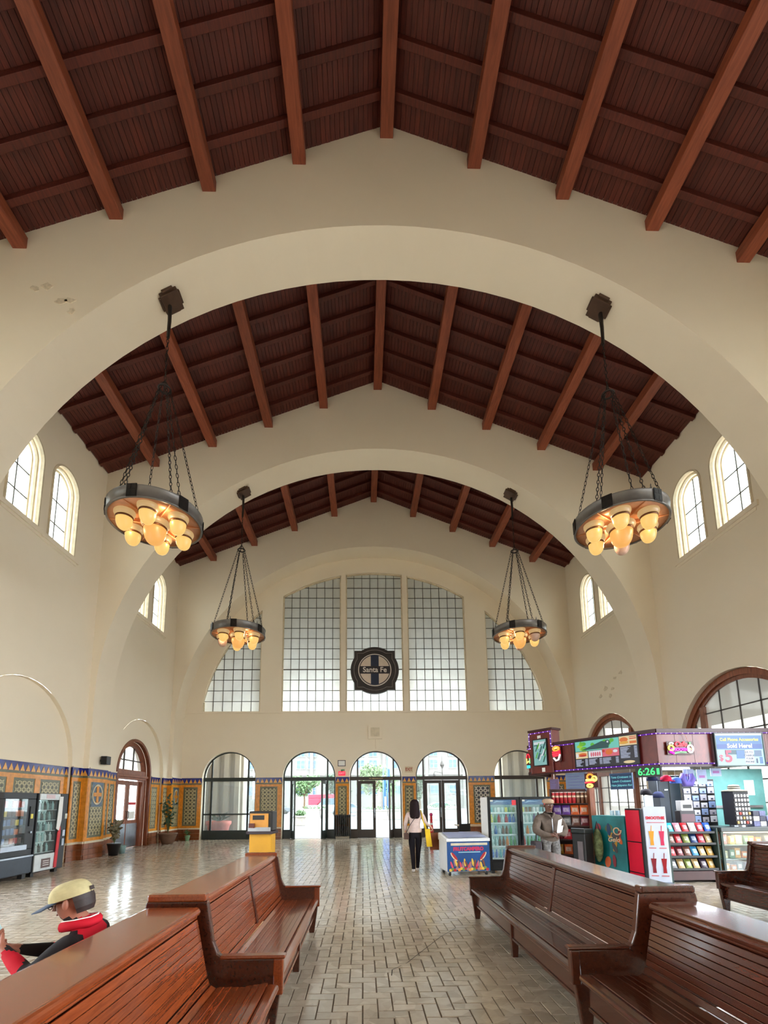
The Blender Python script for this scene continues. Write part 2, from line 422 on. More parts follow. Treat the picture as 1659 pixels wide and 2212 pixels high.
def clerestory(sd, yc, label_none=None):
    win_no[0] += 1
    root = sroot('window_%d' % win_no[0]); P = PX(sd)
    h = hole(yc, .58, 8.45, 10.17, .58)
    mb = MB()
    band(mb, P, h, .05, -.03, .05); struct('frame_moulding', mb, CREAMF, parent=root)
    mb = MB(); h2 = hole(yc, .525, 8.45, 10.17, .525); band(mb, P, h2, .06, .10, .16); struct('frame_moulding', mb, CREAMF, parent=root)
    mb = MB(); h3 = hole(yc, .46, 8.45, 10.17, .46); band(mb, P, h3, .05, .20, .27); struct('sash', mb, CREAMF, parent=root)
    mb = MB()
    zs = [8.45, 9.10, 9.75, 10.6]
    t = .012
    for z in zs[1:3]: mb.box(sd*(W+.22), sd*(W+.25), yc-.42, yc+.42, z-t, z+t)
    mb.box(sd*(W+.22), sd*(W+.25), yc-t, yc+t, 8.45, 10.59)
    struct('muntins', mb, MUNT, parent=root)
    g = hole(yc, .415, 8.45, 10.17, .415)
    for a0, b0 in ((yc-.415, yc), (yc, yc+.415)):
        for z0, z1 in zip(zs, zs[1:]):
            pm = MB(); us = [a0+(b0-a0)*i/6 for i in range(7)]
            for a, b in zip(us, us[1:]):
                za, zb = min(z1, g['zt'](a)), min(z1, g['zt'](b))
                pm.quad(P(a, z0, .235), P(b, z0, .235), P(b, max(zb, z0), .235), P(a, max(za, z0), .235))
            struct('pane', pm, CLER, parent=root)
    return root
for sd in (-1, 1):
    for off in OFFS[1:]:
        for c, _ in CLW: clerestory(sd, c+off)
for sd, nm in ((-1, 'left'), (1, 'right')):
    k = 0
    for off in OFFS[1:]:
        k += 1
        mb = MB(); mb.box(sd*(W-.05), sd*(W+.3), 9.77+off, 12.72+off, 8.30, 8.43); mb.box(sd*(W-.02), sd*W, 9.85+off, 12.64+off, 8.22, 8.30)
        mb.box(sd*(W-.055), sd*W, 11.18+off, 11.26+off, 8.28, 8.45)
        struct('trim_%d' % (k if sd < 0 else k+3), mb, PL)

# --- ceiling: boards on rafters on lengthwise beams
ceil = sroot('ceiling')
SL = math.atan2(HR-HE, W); LEN = math.hypot(W, HR-HE)
deck = MB()
for s_ in (-1, 1):
    n = Vector((s_*math.sin(SL), 0, math.cos(SL)))*.06
    a = Vector((0, -4.3, HR)); b = Vector((s_*(W+.6), -4.3, roof_z(W+.6)))
    y = Vector((0, 25.2, 0))
    deck.quad(a+n, b+n, b+n+y, a+n+y); deck.quad(a+n*4, b+n*4, b+n*4+y, a+n*4+y)
deck.build('roof_deck', M('deck_dark', (30, 16, 12), .9), ceil)
BW = .104; NB = int(LEN/BW)+1
def board_pos(s_, k):
    t = (k+.5)*BW; return Vector((s_*t*math.cos(SL), 0, HR-t*math.sin(SL)))
rest = MB()
for bi, (y0, y1) in enumerate(BAYS):
    me = {}
    for s_ in (-1, 1):
        t = MB(); t.box(-BW/2+.004, BW/2-.004, y0-.02, y1+.02, 0, .022)
        me[s_] = t
    meshes = {s_: me[s_].mesh('board', CEIL) for s_ in (-1, 1)} if bi in (1, 2) else None
    for s_ in (-1, 1):
        for k in range(NB):
            own = (bi == 1) or (bi == 2 and k < 60)
            p = board_pos(s_, k); dz = random.uniform(-.003, .004)
            if own:
                link('ceiling_board', meshes[s_], ceil, 0, p+Vector((0, 0, dz)), (0, s_*SL, 0))
            else:
                Mx = Matrix.Translation(p+Vector((0, 0, dz))) @ Matrix.Rotation(s_*SL, 4, 'Y')
                q = MB(); q.v = list(me[s_].v); q.f = list(me[s_].f); q.mi = list(me[s_].mi); q.xf(Mx); rest.add(q.v, q.f)
ro = rest.build('ceiling_boards', CEIL, ceil); ro['kind'] = 'stuff'
raf = {}
for s_ in (-1, 1):
    t = MB(); t.box(min(0, s_*LEN), max(0, s_*LEN), -.06, .06, -.12, 0); raf[s_] = t.mesh('rafter', CEIL)
for bi, (y0, y1) in enumerate(BAYS):
    for k in range(8):
        y = y1-.51-k*.665
        if y < y0+.1: break
        for s_ in (-1, 1): link('rafter', raf[s_], ceil, .008, (0, y, HR), (0, s_*SL, 0))
for bi, (y0, y1) in enumerate(BAYS):
    t = MB(); t.box(-.135, .135, y0-.02, y1+.02, -.345, -.09); bm_ = t.mesh('beam', BEAM)
    for k in range(-4, 5): link('beam', bm_, ceil, .012, (k*1.80, 0, roof_z(k*1.80)))

# --- floor: herringbone paver tiles on a dark bed
fl = MB(); fl.box(-W-.7, W+.7, -6, YW+.55, -.1, -.006)
floor_o = struct('floor', fl, GROUT)
TW, TL, G = .115, .23, .0025
cand = []
for j in range(int(-1.0/TW), int((YW+.5)/TW)):
    for i in range(int(-W/TW)-2, int(W/TW)+3):
        d = (i-j) % 4
        if d == 0: cand.append((i*TW, j*TW, TL, TW))
        elif d == 3: cand.append((i*TW, j*TW, TW, TL))
def near_key(c):
    x, y = c[0]+c[2]/2, c[1]+c[3]/2
    return (0 if (-1.10 < x < .88 and y > 3.5) else 1, math.hypot(x+.3, y))
cand.sort(key=near_key)
def tile_mb(w, l):
    t = MB(); e = .004
    t.add([(G, G, -.008), (w-G, G, -.008), (w-G, l-G, -.008), (G, l-G, -.008), (G+e, G+e, 0), (w-G-e, G+e, 0), (w-G-e, l-G-e, 0), (G+e, l-G-e, 0)],
          [(4, 5, 6, 7), (0, 1, 5, 4), (1, 2, 6, 5), (2, 3, 7, 6), (3, 0, 4, 7)])
    return t
TH, TV = tile_mb(TL, TW), tile_mb(TW, TL)
MH, MV = TH.mesh('paver_tile', FLOORT), TV.mesh('paver_tile', FLOORT)
restf = MB()
for k, (x, y, w, l) in enumerate(cand):
    tx, ty = random.gauss(0, .006), random.gauss(0, .006); dz = random.uniform(-.0012, .0012)
    if k < 300: link('paver_tile', MH if w > l else MV, floor_o, 0, (x, y, dz), (tx, ty, 0))
    else:
        src = TH if w > l else TV
        restf.add([(x+a, y+b, c+dz+(b-l/2)*tx-(a-w/2)*ty) for a, b, c in src.v], src.f)
rf = restf.build('paver_tiles', FLOORT, floor_o); rf['kind'] = 'stuff'

# --- far wall: five arched doorways below, five lights of a great arched window above
PF = lambda u, z, d: (u, YW+d, z)
INA, INB = 7.85, 7.54
SILL = 5.60
def inner_z(u): return AZ + INB*math.sqrt(max(0.0, 1-(u/INA)**2))
def light(u0, u1, n=14): return dict(us=[u0+(u1-u0)*i/n for i in range(n+1)], zb=SILL, zt=lambda u: max(SILL+.01, inner_z(u)))
DOORX = [-6.43, -2.935, 0.0, 2.935, 6.43]; DHW, DSP = 1.155, 2.65
dh = [hole(x, DHW, 0.0, DSP, DHW) for x in DOORX]
LIGHTS = [(-7.73, -5.18, 6), (-4.23, -1.55, 7), (-1.32, 1.32, 7), (1.55, 4.23, 7), (5.18, 7.73, 6)]
lh = [light(a, b) for a, b, _ in LIGHTS]
mb = MB(); cut_wall(mb, PF, -W-.6, W+.6, 0, 14.2, dh+lh)
for h in dh: reveal(mb, PF, h, 0, .5, False)
for h in lh: reveal(mb, PF, h, 0, .5)
# outer leaf of the same wall
P2 = lambda u, z, d: (u, YW+.5, z)
cut_wall(mb, P2, -W-.6, W+.6, 0, 16.5, dh+lh)
struct('wall_far', mb, PL)
mb = MB(); mb.box(-8.5, 8.5, YW-.05, YW+.02, SILL-.08, SILL); struct('trim_7', mb, PL)

for (a, b, nc), h in zip(LIGHTS, lh):
    win_no[0] += 1
    root = sroot('window_%d' % win_no[0])
    d = .16; cw = (b-a)/nc; rh = .495
    fr = MB()
    for u in (a, b):
        s_ = 1 if u == a else -1
        fr.box(min(u, u+s_*.05), max(u, u+s_*.05), YW+.08, YW+.24, SILL, max(SILL+.04, h['zt'](u)))
    o = [(u, h['zt'](u)) for u in h['us']]
    A = [(u, YW+.08, z+.01) for u, z in o]; B = [(u, YW+.08, z-.05) for u, z in o]; D = [(u, YW+.24, z-.05) for u, z in o]
    fr.strip(A, B); fr.strip(B, D)
    struct('window_frame', fr, CREAMF, parent=root)
    mu = MB(); t = .011
    for k in range(1, nc):
        u = a+cw*k; mu.box(u-t, u+t, YW+d-.02, YW+d+.02, SILL, h['zt'](u))
    r = 1
    while SILL+rh*r < AZ+INB:
        z = SILL+rh*r; zz = (z-AZ)/INB
        lim = INA*math.sqrt(max(0, 1-zz*zz)); ua, ub = max(a, -lim), min(b, lim)
        th = .022 if r == 4 else t
        if ub-ua > .02: mu.box(ua, ub, YW+d-.02, YW+d+.02, z-th, z+th)
        r += 1
    struct('muntins', mu, MUNT, parent=root)
    for k in range(nc):
        for r in range(14):
            z0 = SILL+rh*r; z1 = z0+rh; ua, ub = a+cw*k, a+cw*(k+1)
            us = [ua+(ub-ua)*i/4 for i in range(5)]
            tops = [min(z1, h['zt'](u)) for u in us]
            if max(tops) <= z0+.01: continue
            pm = MB(); yy = YW+d+random.uniform(-.003, .003)
            for (p, tp), (q, tq) in zip(zip(us, tops), zip(us[1:], tops[1:])):
                if max(tp, tq) > z0+.001: pm.quad((p, yy, z0), (q, yy, z0), (q, yy, max(tq, z0)), (p, yy, max(tp, z0)))
            struct('pane', pm, FROST, parent=root)
# porch outside: closed vault whose low opening leaves the upper glass in shade
po = MB(); y0, y1 = YW+.5, YW+3.0
PHW, PZ, PRISE = 8.4, 4.6, 3.9
xs_ = [PHW*math.cos(math.pi*(1-i/24)) for i in range(25)]
hp = dict(us=xs_, zb=0.0, zt=lambda u: PZ+PRISE*math.sqrt(max(0, 1-(u/PHW)**2)))
cut_wall(po, lambda u, z, d: (u, y1, z), -W-1.2, W+1.2, 0, 16.5, [hp])
po.quad((-W-1.2, y0, 13.2), (W+1.2, y0, 13.2), (W+1.2, y1, 13.2), (-W-1.2, y1, 13.2))
for s_ in (-1, 1): po.quad((s_*(W+1.2), y0, 0), (s_*(W+1.2), y1, 0), (s_*(W+1.2), y1, 13.2), (s_*(W+1.2), y0, 13.2))
struct('wall_porch', po, M('porch_stucco', (196, 190, 178), .85))
# rear end of the hall
rw = MB(); rw.box(-W-.6, W+.6, -4.5, -4.3, 0, 16.5); struct('wall_rear', rw, PL)

# --- worn plaster flakes and the crack across the floor tiles
FLK = M('plaster_flake', (216, 202, 178), .9, var=.15, scale=20)
rf_ = random.Random(4)
def flake(parent, P, u, z, r):
    n = 9; pts = [(u+r*rf_.uniform(.45, 1)*math.cos(2*math.pi*i/n)*1.5, z+r*rf_.uniform(.4, 1)*math.sin(2*math.pi*i/n)) for i in range(n)]
    mb = MB(); mb.add([P(a, b, 0) for a, b in pts]+[P(a*.96+u*.04, b*.96+z*.04, 1) for a, b in pts], [tuple(range(n, 2*n))]+[(i, (i+1) % n, n+(i+1) % n, n+i) for i in range(n)])
    mb.build('plaster_flake', FLK, parent)
an = bpy.data.objects['wall_arch_near']
for u, z, r in ((-6.81, 11.36, .08), (-6.60, 11.41, .10), (-6.30, 11.08, .10), (-6.13, 11.10, .09), (-6.07, 10.86, .07)): flake(an, lambda a, b, k: (a, 7.78-.012*k, b), u, z, r)
for u, z, r in ((16.5, 5.95, .10), (17.2, 5.72, .12), (17.6, 5.52, .10), (16.9, 5.38, .09), (16.1, 6.05, .10), (16.7, 5.6, .08)): flake(side_wall[1], lambda a, b, k: (W-.012*k, a, b), u, z, r)
ck_ = [(.57, 6.07), (.33, 5.72), (.13, 5.35), (-.05, 5.02), (-.14, 4.85), (-.30, 4.66), (-.315, 4.51)]; mb = MB()
for (a, b), (c, d) in zip(ck_, ck_[1:]): mb.add([(a-.004, b, .0022), (a+.004, b, .0022), (c+.004, d, .0022), (c-.004, d, .0022)], [(0, 1, 2, 3)])
mb.build('floor_crack', M('crack_dark', (40, 34, 30), .9), floor_o)
# ================================================================== glazed tile dado
trim_no = [7]
TRI = {}
def dado(P, u0, u1, panels, depth=0.0, proud=.035, medallion=False, base=True, panel_mat=None, top=2.62, tri=True):
    """one straight run of the tile dado; panels = list of (u0, u1)"""
    trim_no[0] += 1
    root = sroot('trim_%d' % trim_no[0]); p = depth-proud
    def slab(name, a, b, z0, z1, mat, out=0.0, thick=.06):
        mb = MB(); q = [P(a, z0, p-out), P(b, z0, p-out), P(b, z1, p-out), P(a, z1, p-out)]; r = [P(a, z0, p-out+thick), P(b, z0, p-out+thick), P(b, z1, p-out+thick), P(a, z1, p-out+thick)]
        mb.add(q+r, [(0, 1, 2, 3), (7, 6, 5, 4), (0, 4, 5, 1), (1, 5, 6, 2), (2, 6, 7, 3), (3, 7, 4, 0)])
        return struct(name, mb, mat, parent=root)
    k = top/2.62
    slab('frieze_band', u0, u1, 2.36*k, 2.585*k, BLUE)
    slab('dado_cap', u0, u1, 2.585*k, top, PL, .02)
    slab('dotted_band', u0, u1, 2.305*k, 2.36*k, GREYT, .006)
    slab('base_moulding', u0, u1, .45, .51, CREAMF, .02)
    edges = [u0]+[x for q in panels for x in q]+[u1]
    slab('orange_border', u0, u1, 2.20*k, 2.305*k, ORANGE); slab('orange_border', u0, u1, .51, .60, ORANGE)
    for a, b in zip(edges[0::2], edges[1::2]):
        if b-a > .01: slab('orange_border', a, b, .60, 2.20*k, ORANGE)
    for a, b in panels:
        slab('panel_surround', a, b, .60, 2.20*k, GREYT, -.008)
        e = min(.07, (b-a)*.16)
        slab('ornament_panel', a+e, b-e, .67, 2.13*k, panel_mat or ORN, -.002)
    if tri:
        n = max(1, round((u1-u0)/.185)); w = (u1-u0)/n
        for i in range(n):
            a = u0+w*(i+.08); b = u0+w*(i+.92); c = (a+b)/2; mb = MB()
            q = [P(a, 2.365*k, p-.008), P(b, 2.365*k, p-.008), P(c, 2.53*k, p-.008), P(a, 2.365*k, p+.01), P(b, 2.365*k, p+.01), P(c, 2.53*k, p+.01)]
            mb.add(q, [(0, 1, 2), (5, 4, 3), (0, 3, 4, 1), (1, 4, 5, 2), (2, 5, 3, 0)])
            struct('zigzag_tile', mb, YELT, parent=root)
    if base:
        n = max(1, round((u1-u0)/.24)); w = (u1-u0)/n
        for i in range(n):
            for z0, z1 in ((.0, .12), (.12, .285), (.285, .45)):
                slab('base_tile', u0+w*i+.003, u0+w*(i+1)-.003, z0+.003, z1-.003, BROWNT, .012 if z0 == 0 else .004)
    if medallion:
        a, b = panels[0]; c = (a+b)/2; e = (b-a)/2-.09; zc = 1.84
        slab('medallion_ground', c-e, c+e, zc-.36, zc+.36, M('tile_blue_grey', (72, 92, 112), .3, var=.4, scale=30), .002)
        mb = MB(); n = 24
        o = [(c+(e-.02)*math.cos(2*math.pi*i/n), zc+.30*math.sin(2*math.pi*i/n)) for i in range(n)]
        i_ = [(c+(e-.06)*math.cos(2*math.pi*i/n), zc+.25*math.sin(2*math.pi*i/n)) for i in range(n)]
        mb.strip([P(u, z, p-.012) for u, z in o], [P(u, z, p-.012) for u, z in i_], True); mb.strip([P(u, z, p-.012) for u, z in o], [P(u, z, p+.01) for u, z in o], True)
        struct('medallion_ring', mb, M('tile_cream', (206, 190, 150), .3), parent=root)
        slab('medallion_cross', c-.06, c+.06, zc-.24, zc+.24, ORANGE, .014); slab('medallion_cross', c-e+.08, c+e-.08, zc-.055, zc+.055, ORANGE, .0145)
    return root
PL_ = PX(-1)
dado(PL_, 9.0, 13.3, [(9.2, 10.1), (10.35, 11.06), (11.28, 12.01), (12.21, 13.0)], .12)
dado(PL_, 13.3, 13.82, [(13.38, 13.74)])
PI = lambda u, z, d: (-(AA+d), u, z)                        # pier inner faces, left
dado(lambda u, z, d: (u, 13.82+d, z), -W, -AA+.03, [])
dado(PI, 13.82, 14.83, [(13.95, 14.70)], medallion=True)
dado(PL_, 14.83, 15.30, [(14.90, 15.24)])
dado(PL_, 15.30, 15.88, [(15.36, 15.80)], .12)
dado(PL_, 18.50, 19.30, [(18.56, 19.06)], .12)
dado(PL_, 19.30, 19.80, [(19.36, 19.72)])
dado(lambda u, z, d: (u, YF+d, z), -W, -AA+.03, [])
dado(PI, YF, YW, [(19.93, 20.62)], medallion=True, top=2.66)
PFn = lambda u, z, d: (u, YW+d, z)
for a, b in zip([-AA]+[x+DHW+.02 for x in DOORX], [x-DHW-.02 for x in DOORX]+[AA]):
    wv = b-a
    dado(PFn, a, b, [(a+wv*.17, b-wv*.17)], top=2.68, panel_mat=ORNB if a > 3.5 else ORN, base=(a < -5 or a > 3.5))

# ================================================================== street doors in the far wall
door_no = [0]
def bar(mb, x0, x1, y0, y1, z0, z1): mb.box(min(x0, x1), max(x0, x1), y0, y1, z0, z1)
def leaf(parent, w, h, mat, hinge, ang, hand=1, bottom=.36):
    """glazed door leaf; hinge = (x, y) in the parent, opens by ang; local x runs from hinge to lock"""
    t = .05; st = .12
    mb = MB(); mb.box(0, st, -t/2, t/2, .01, h); mb.box(w-st, w, -t/2, t/2, .01, h); mb.box(st, w-st, -t/2, t/2, h-.13, h); mb.box(st, w-st, -t/2, t/2, .01, bottom)
    o = mb.build('door_leaf', mat, parent, bev=.004); o.location = (hinge[0], hinge[1], 0); o.rotation_euler = (0, 0, ang)
    g = MB(); g.box(st, w-st, -.004, .004, bottom, h-.13); g.build('glass_pane', CLEAR, o)
    hd = MB(); x = w-.05
    hd.tube([(x, -t/2-.01, .92), (x, -t/2-.06, .95), (x, -t/2-.06, 1.25), (x, -t/2-.01, 1.28)], .012, 6); hd.box(x-.03, x+.03, -t/2-.012, -t/2, .85, 1.02)
    hd.build('handle', STEEL, o, True)
    return o
def street_door(xc, mat, kind):
    door_no[0] += 1
    root = sroot('door_%d' % door_no[0]); root.location = (xc, YW+.22, 0)
    t = .07; mx = .80
    h = hole(0, DHW-.01, 0, DSP, DHW-.01)
    mb = MB(); Pd = lambda u, z, d: (u, d, z); band(mb, Pd, h, .045, -t/2, t/2); mb.build('arch_frame', mat, root)
    mb = MB(); mb.box(-DHW, DHW, -.06, .06, 2.50, 2.66); mb.build('transom_bar', mat, root)
    for x in (-mx, mx):
        mb = MB(); mb.box(x-.03, x+.03, -t/2, t/2, 2.66, DSP+math.sqrt(DHW**2-x*x)-.02); mb.build('mullion', mat, root)
        mb = MB(); mb.box(x-.035, x+.035, -t/2, t/2, 0, 2.5); mb.build('mullion', mat, root)
    zt = lambda u: DSP+math.sqrt(max(0, (DHW-.04)**2-u*u))
    for a, b in ((-DHW+.04, -mx-.03), (-mx+.03, mx-.03), (mx+.03, DHW-.04)):
        pm = MB(); us = [a+(b-a)*i/10 for i in range(11)]
        for p, q in zip(us, us[1:]): pm.quad((p, 0, 2.66), (q, 0, 2.66), (q, 0, max(2.66, zt(q))), (p, 0, max(2.66, zt(p))))
        pm.build('glass_pane', CLEAR, root)
    sb = .38
    for s_ in (-1, 1):
        a, b = s_*(mx+.035), s_*(DHW-.02)
        mb = MB(); bar(mb, a, b, -.04, .04, 0, sb); mb.build('kick_panel', mat, root)
        mb = MB(); bar(mb, a, b, -.004, .004, sb, 2.5); mb.build('glass_pane', CLEAR, root)
    if kind == 'window':
        mb = MB(); mb.box(-mx+.035, mx-.035, -.04, .04, 0, sb); mb.build('kick_panel', mat, root)
        mb = MB(); mb.box(-DHW+.02, DHW-.02, -.035, .035, 1.04, 1.10); mb.build('rail', mat, root)
        for z0, z1 in ((sb, 1.04), (1.10, 2.5)):
            mb = MB(); mb.box(-mx+.035, mx-.035, -.004, .004, z0, z1); mb.build('glass_pane', CLEAR, root)
    else:
        w = mx-.035; angl = {'open': (R(-72), R(78)), 'half': (0, R(74)), 'shut': (0, 0)}[kind]
        leaf(root, w-.005, 2.48, mat, (-mx+.035, 0), angl[0])
        o = leaf(root, w-.005, 2.48, mat, (mx-.035, 0), math.pi+angl[1])
        mb = MB(); mb.box(-mx, mx, -.12, .12, 0, .012); mb.build('threshold', STEEL, root)
    return root
street_door(DOORX[0], GREENF, 'window'); street_door(DOORX[1], GREENF, 'open'); d3 = street_door(DOORX[2], BROWNF, 'half')
street_door(DOORX[3], BROWNF, 'shut'); street_door(DOORX[4], BROWNF, 'window')
lt = M('lettering_gold', (226, 206, 150), .5, var=0)
put_text('TO BROADWAY', .085, lt, d3, (0.02, -.065, 2.575), (R(90), 0, 0), 'transom_lettering', depth=.002)

# ================================================================== wooden doorway in the left niche
door_no[0] += 1
dr = sroot('door_%d' % door_no[0]); dr.location = (-(W+.12), 17.19, 0); dr.rotation_euler = (0, 0, R(90))
# local x runs towards +Y (deeper into the hall), local y points outwards (-X)
Pd = lambda u, z, d: (u, d, z)
h = hole(0, 1.28, 0, 2.60, 1.28)
mb = MB(); band(mb, Pd, h, .10, -.03, .10); mb.build('door_casing', DOORW, dr)
h2 = hole(0, 1.18, 0, 2.60, 1.18); mb = MB(); band(mb, Pd, h2, .16, .12, .26); mb.build('inner_casing', DOORW, dr)
for x in (-1.02, 1.02):
    mb = MB(); mb.box(x-.14, x+.14, .10, .30, 0, 2.45); mb.build('pilaster', DOORW, dr, bev=.01)
mb = MB(); mb.box(-1.12, 1.12, .06, .36, 2.42, 2.50); mb.box(-1.18, 1.18, .02, .36, 2.50, 2.58); mb.box(-1.02, 1.02, .08, .36, 2.58, 2.76); mb.build('entablature', DOORW, dr, bev=.008)
for x in (-.34, .34):
    mb = MB(); mb.box(x-.02, x+.02, .22, .27, 2.76, 3.62); mb.build('muntin', BROWNF, dr)
mb = MB(); mb.box(-1.0, 1.0, .22, .27, 3.10, 3.14); mb.build('muntin', BROWNF, dr)
for a, b in ((-1.02, -.36), (-.32, .32), (.36, 1.02)):
    for z0, z1 in ((2.76, 3.10), (3.14, 3.7)):
        pm = MB(); us = [a+(b-a)*i/8 for i in range(9)]; zt = lambda u: min(z1, 2.60+math.sqrt(max(0, 1.03**2-u*u)))
        for p, q in zip(us, us[1:]): pm.quad((p, .25, z0), (q, .25, z0), (q, .25, max(z0, zt(q))), (p, .25, max(z0, zt(p))))
        pm.build('glass_pane', DIM, dr)
for s_, sign in ((-1, 'left'), (1, 'right')):
    w = .86
    mb = MB(); st = .13
    mb.box(0, st, 0, .05, .02, 2.38); mb.box(w-st, w, 0, .05, .02, 2.38); mb.box(st, w-st, 0, .05, 2.22, 2.38); mb.box(st, w-st, 0, .05, .02, .98)
    o = mb.build('door_leaf', DOORW, dr, bev=.006); o.location = (-.87 if s_ < 0 else .005, .20, 0)
    g = MB(); g.box(st, w-st, .02, .03, .98, 2.22); g.build('glass_pane', CLEAR, o)
    k = MB(); k.box(.03, w-.03, -.006, 0, .04, .86); k.build('kick_plate', STEEL, o)
    hd = MB(); x = w-.06 if s_ < 0 else .06; hd.tube([(x, 0, 1.05), (x, -.05, 1.07), (x, -.05, 1.28), (x, 0, 1.30)], .012, 6); hd.build('handle', IRON, o, True)
    if s_ > 0:
        pp = MB(); pp.box(.18, .62, .014, .018, 1.02, 1.28); pp.build('paper_notice', PAPER, o)
        pp = MB(); pp.box(.16, .66, .012, .017, 1.52, 1.62); pp.build('red_sticker', RED, o)

# ================================================================== great wooden arched windows in the right wall
PR = PX(1)
for off, nm in ((0.0, 'near'), (6.04, 'far')):
    win_no[0] += 1
    root = sroot('window_%d' % win_no[0]); yc = 11.3+off
    h = hole(yc, 2.14, 0.0, 2.62, 2.14, 16)
    mb = MB(); band(mb, PR, h, .16, .12, .30); struct('arch_casing', mb, DOORW, parent=root)
    h2 = hole(yc, 1.98, 0.0, 2.62, 1.98, 16); mb = MB(); band(mb, PR, h2, .10, .17, .27); struct('inner_casing', mb, DOORW, parent=root)
    for dx in (-1.25, 1.25):
        mb = MB(); mb.box(W+.14, W+.30, yc+dx-.09, yc+dx+.09, 0, 2.62+math.sqrt(1.9**2-dx*dx)); struct('post', mb, DOORW, parent=root)
    mb = MB(); mb.box(W+.13, W+.30, yc-1.95, yc+1.95, 2.45, 2.68); struct('transom_bar', mb, DOORW, parent=root)
    mb = MB(); mb.box(W+.16, W+.28, yc-1.95, yc+1.95, 0, .9); struct('wainscot', mb, DOORW, parent=root)
    mu = MB()
    for dx in (-.63, 0, .63, -1.6, 1.6): mu.box(W+.19, W+.23, yc+dx-.015, yc+dx+.015, .9, 2.62+math.sqrt(1.88**2-dx*dx))
    for z in (1.45, 2.0, 3.25, 3.85): mu.box(W+.19, W+.23, yc-(1.88 if z < 2.7 else math.sqrt(1.88**2-(z-2.62)**2)), yc+(1.88 if z < 2.7 else math.sqrt(1.88**2-(z-2.62)**2)), z-.015, z+.015)
    struct('muntins', mu, BROWNF, parent=root)
    ys = [yc+x for x in (-1.9, -1.6, -1.25, -.63, 0, .63, 1.25, 1.6, 1.9)]; zs = [.9, 1.45, 2.0, 2.62, 3.25, 3.85, 4.55]
    for a, b in zip(ys, ys[1:]):
        for z0, z1 in zip(zs, zs[1:]):
            pm = MB(); us = [a+(b-a)*i/4 for i in range(5)]; zt = lambda u: min(z1, 2.62+math.sqrt(max(0, 1.9**2-(u-yc)**2)))
            if max(zt(u) for u in us) <= z0+.01: continue
            for p, q in zip(us, us[1:]): pm.quad(PR(p, z0, .21), PR(q, z0, .21), PR(q, max(z0, zt(q)), .21), PR(p, max(z0, zt(p)), .21))
            struct('pane', pm, DIM, parent=root)

# ================================================================== outside: street, block of flats, trees, bus
og = MB(); og.box(-80, 80, YW+.55, 120, -.12, -.01); struct('ground_pavement', og, M('pavement_concrete', (112, 112, 112), .8, scale=1.5))
def side_room(name, x0, x1, y0, y1, z):
    mb = MB(); mb.box(x0, x1, y0, y1, -.1, 0); return struct(name, mb, M('pavement_concrete', (112, 112, 112), .8))
side_room('ground_platform', W+.5, 40, -20, YW+.5, 0); side_room('ground_forecourt', -40, -W-.55, -20, YW+.5, 0)
# unseen roof added over the right platform to keep the low windows dim
mb = MB(); mb.box(W+.5, W+7, 8.3, YW+1, 4.9, 5.2); struct('trim_platform_roof', mb, M('platform_roof', (120, 112, 100), .9))
mb = MB(); mb.box(-W-5.0, -W-.5, 12, YW+.5, 4.3, 4.6); struct('trim_forecourt_shade_roof', mb, M('platform_roof', (120, 112, 100), .9))  # unseen roof added on the left, kept clear of the near bays' daylight

bl = thing('apartment_block', 'pale stone apartment block across the street with blue windows', 'building', (3, 105, 0))
FAC = M('facade_stone', (112, 109, 104), .85, var=.08, scale=1.2)
mb = MB(); mb.box(-52, 52, 0, 14, 0, 44); mb.build('wall', FAC, bl)
for z in (7.6, 13.6, 19.6): m2 = MB(); m2.box(-52, 52, -.4, 0, z-.2, z+.2); m2.build('cornice', FAC, bl)
WG = M('window_blue_glass', (44, 78, 106), .2); WFr = M('window_white_frame', (118, 118, 118), .6)
pane_w = MB(); pane_w.box(-.9, .9, -.05, .05, 0, 1.9); pane_w = pane_w.mesh('window', WG)
fr_w = MB(); [fr_w.box(x-.06, x+.06, -.1, .0, 0, 1.9) for x in (-.9, 0, .9)]; fr_w.box(-1, 1, -.1, 0, -.1, .06); fr_w.box(-1, 1, -.1, 0, 1.85, 2.0); fr_w.box(-1, 1, -.1, 0, .9, 1.0); fr_w = fr_w.mesh('window_frame', WFr)
for i, x in enumerate((-33.6, -28.2, -22.8, -17.4, -14.9, -9.5, -4.1, -1.3, 4.1, 8.2, 12.3, 16.6, 22, 27.4)):
    for k in range(4):
        o = link('window', pane_w, bl, 0, (x, -.03, 4.2+k*2.9 if k > 0 else 3.0)); o.location.z = (3.2, 8.9, 11.6, 15.2)[k]; link('window_frame', fr_w, o)
    if i % 2:
        m2 = MB(); m2.box(x+2.1, x+2.8, -.5, 0, 0, 24); m2.build('pilaster', FAC, bl)
BARK = M('bark', (92, 76, 60), .9)
def leaf_cloud(mb, c, r, n, sz, rnd):
    for _ in range(n):
        while True:
            p = Vector((rnd.uniform(-1, 1), rnd.uniform(-1, 1), rnd.uniform(-1, 1)))
            if p.length < 1: break
        p = Vector(c)+Vector((p.x*r[0], p.y*r[1], p.z*r[2]))
        a = Vector((rnd.gauss(0, 1), rnd.gauss(0, 1), rnd.gauss(0, 1))).normalized(); b = a.orthogonal().normalized()
        s_ = sz*rnd.uniform(.6, 1.3); mb.add([p-a*s_, p+b*s_*.5, p+a*s_, p-b*s_*.5], [(0, 1, 2, 3)])
LEAFC = [M('leaf_green', (62, 92, 48), .6), M('leaf_pale_green', (92, 116, 70), .6), M('leaf_dark_green', (42, 66, 40), .6)]
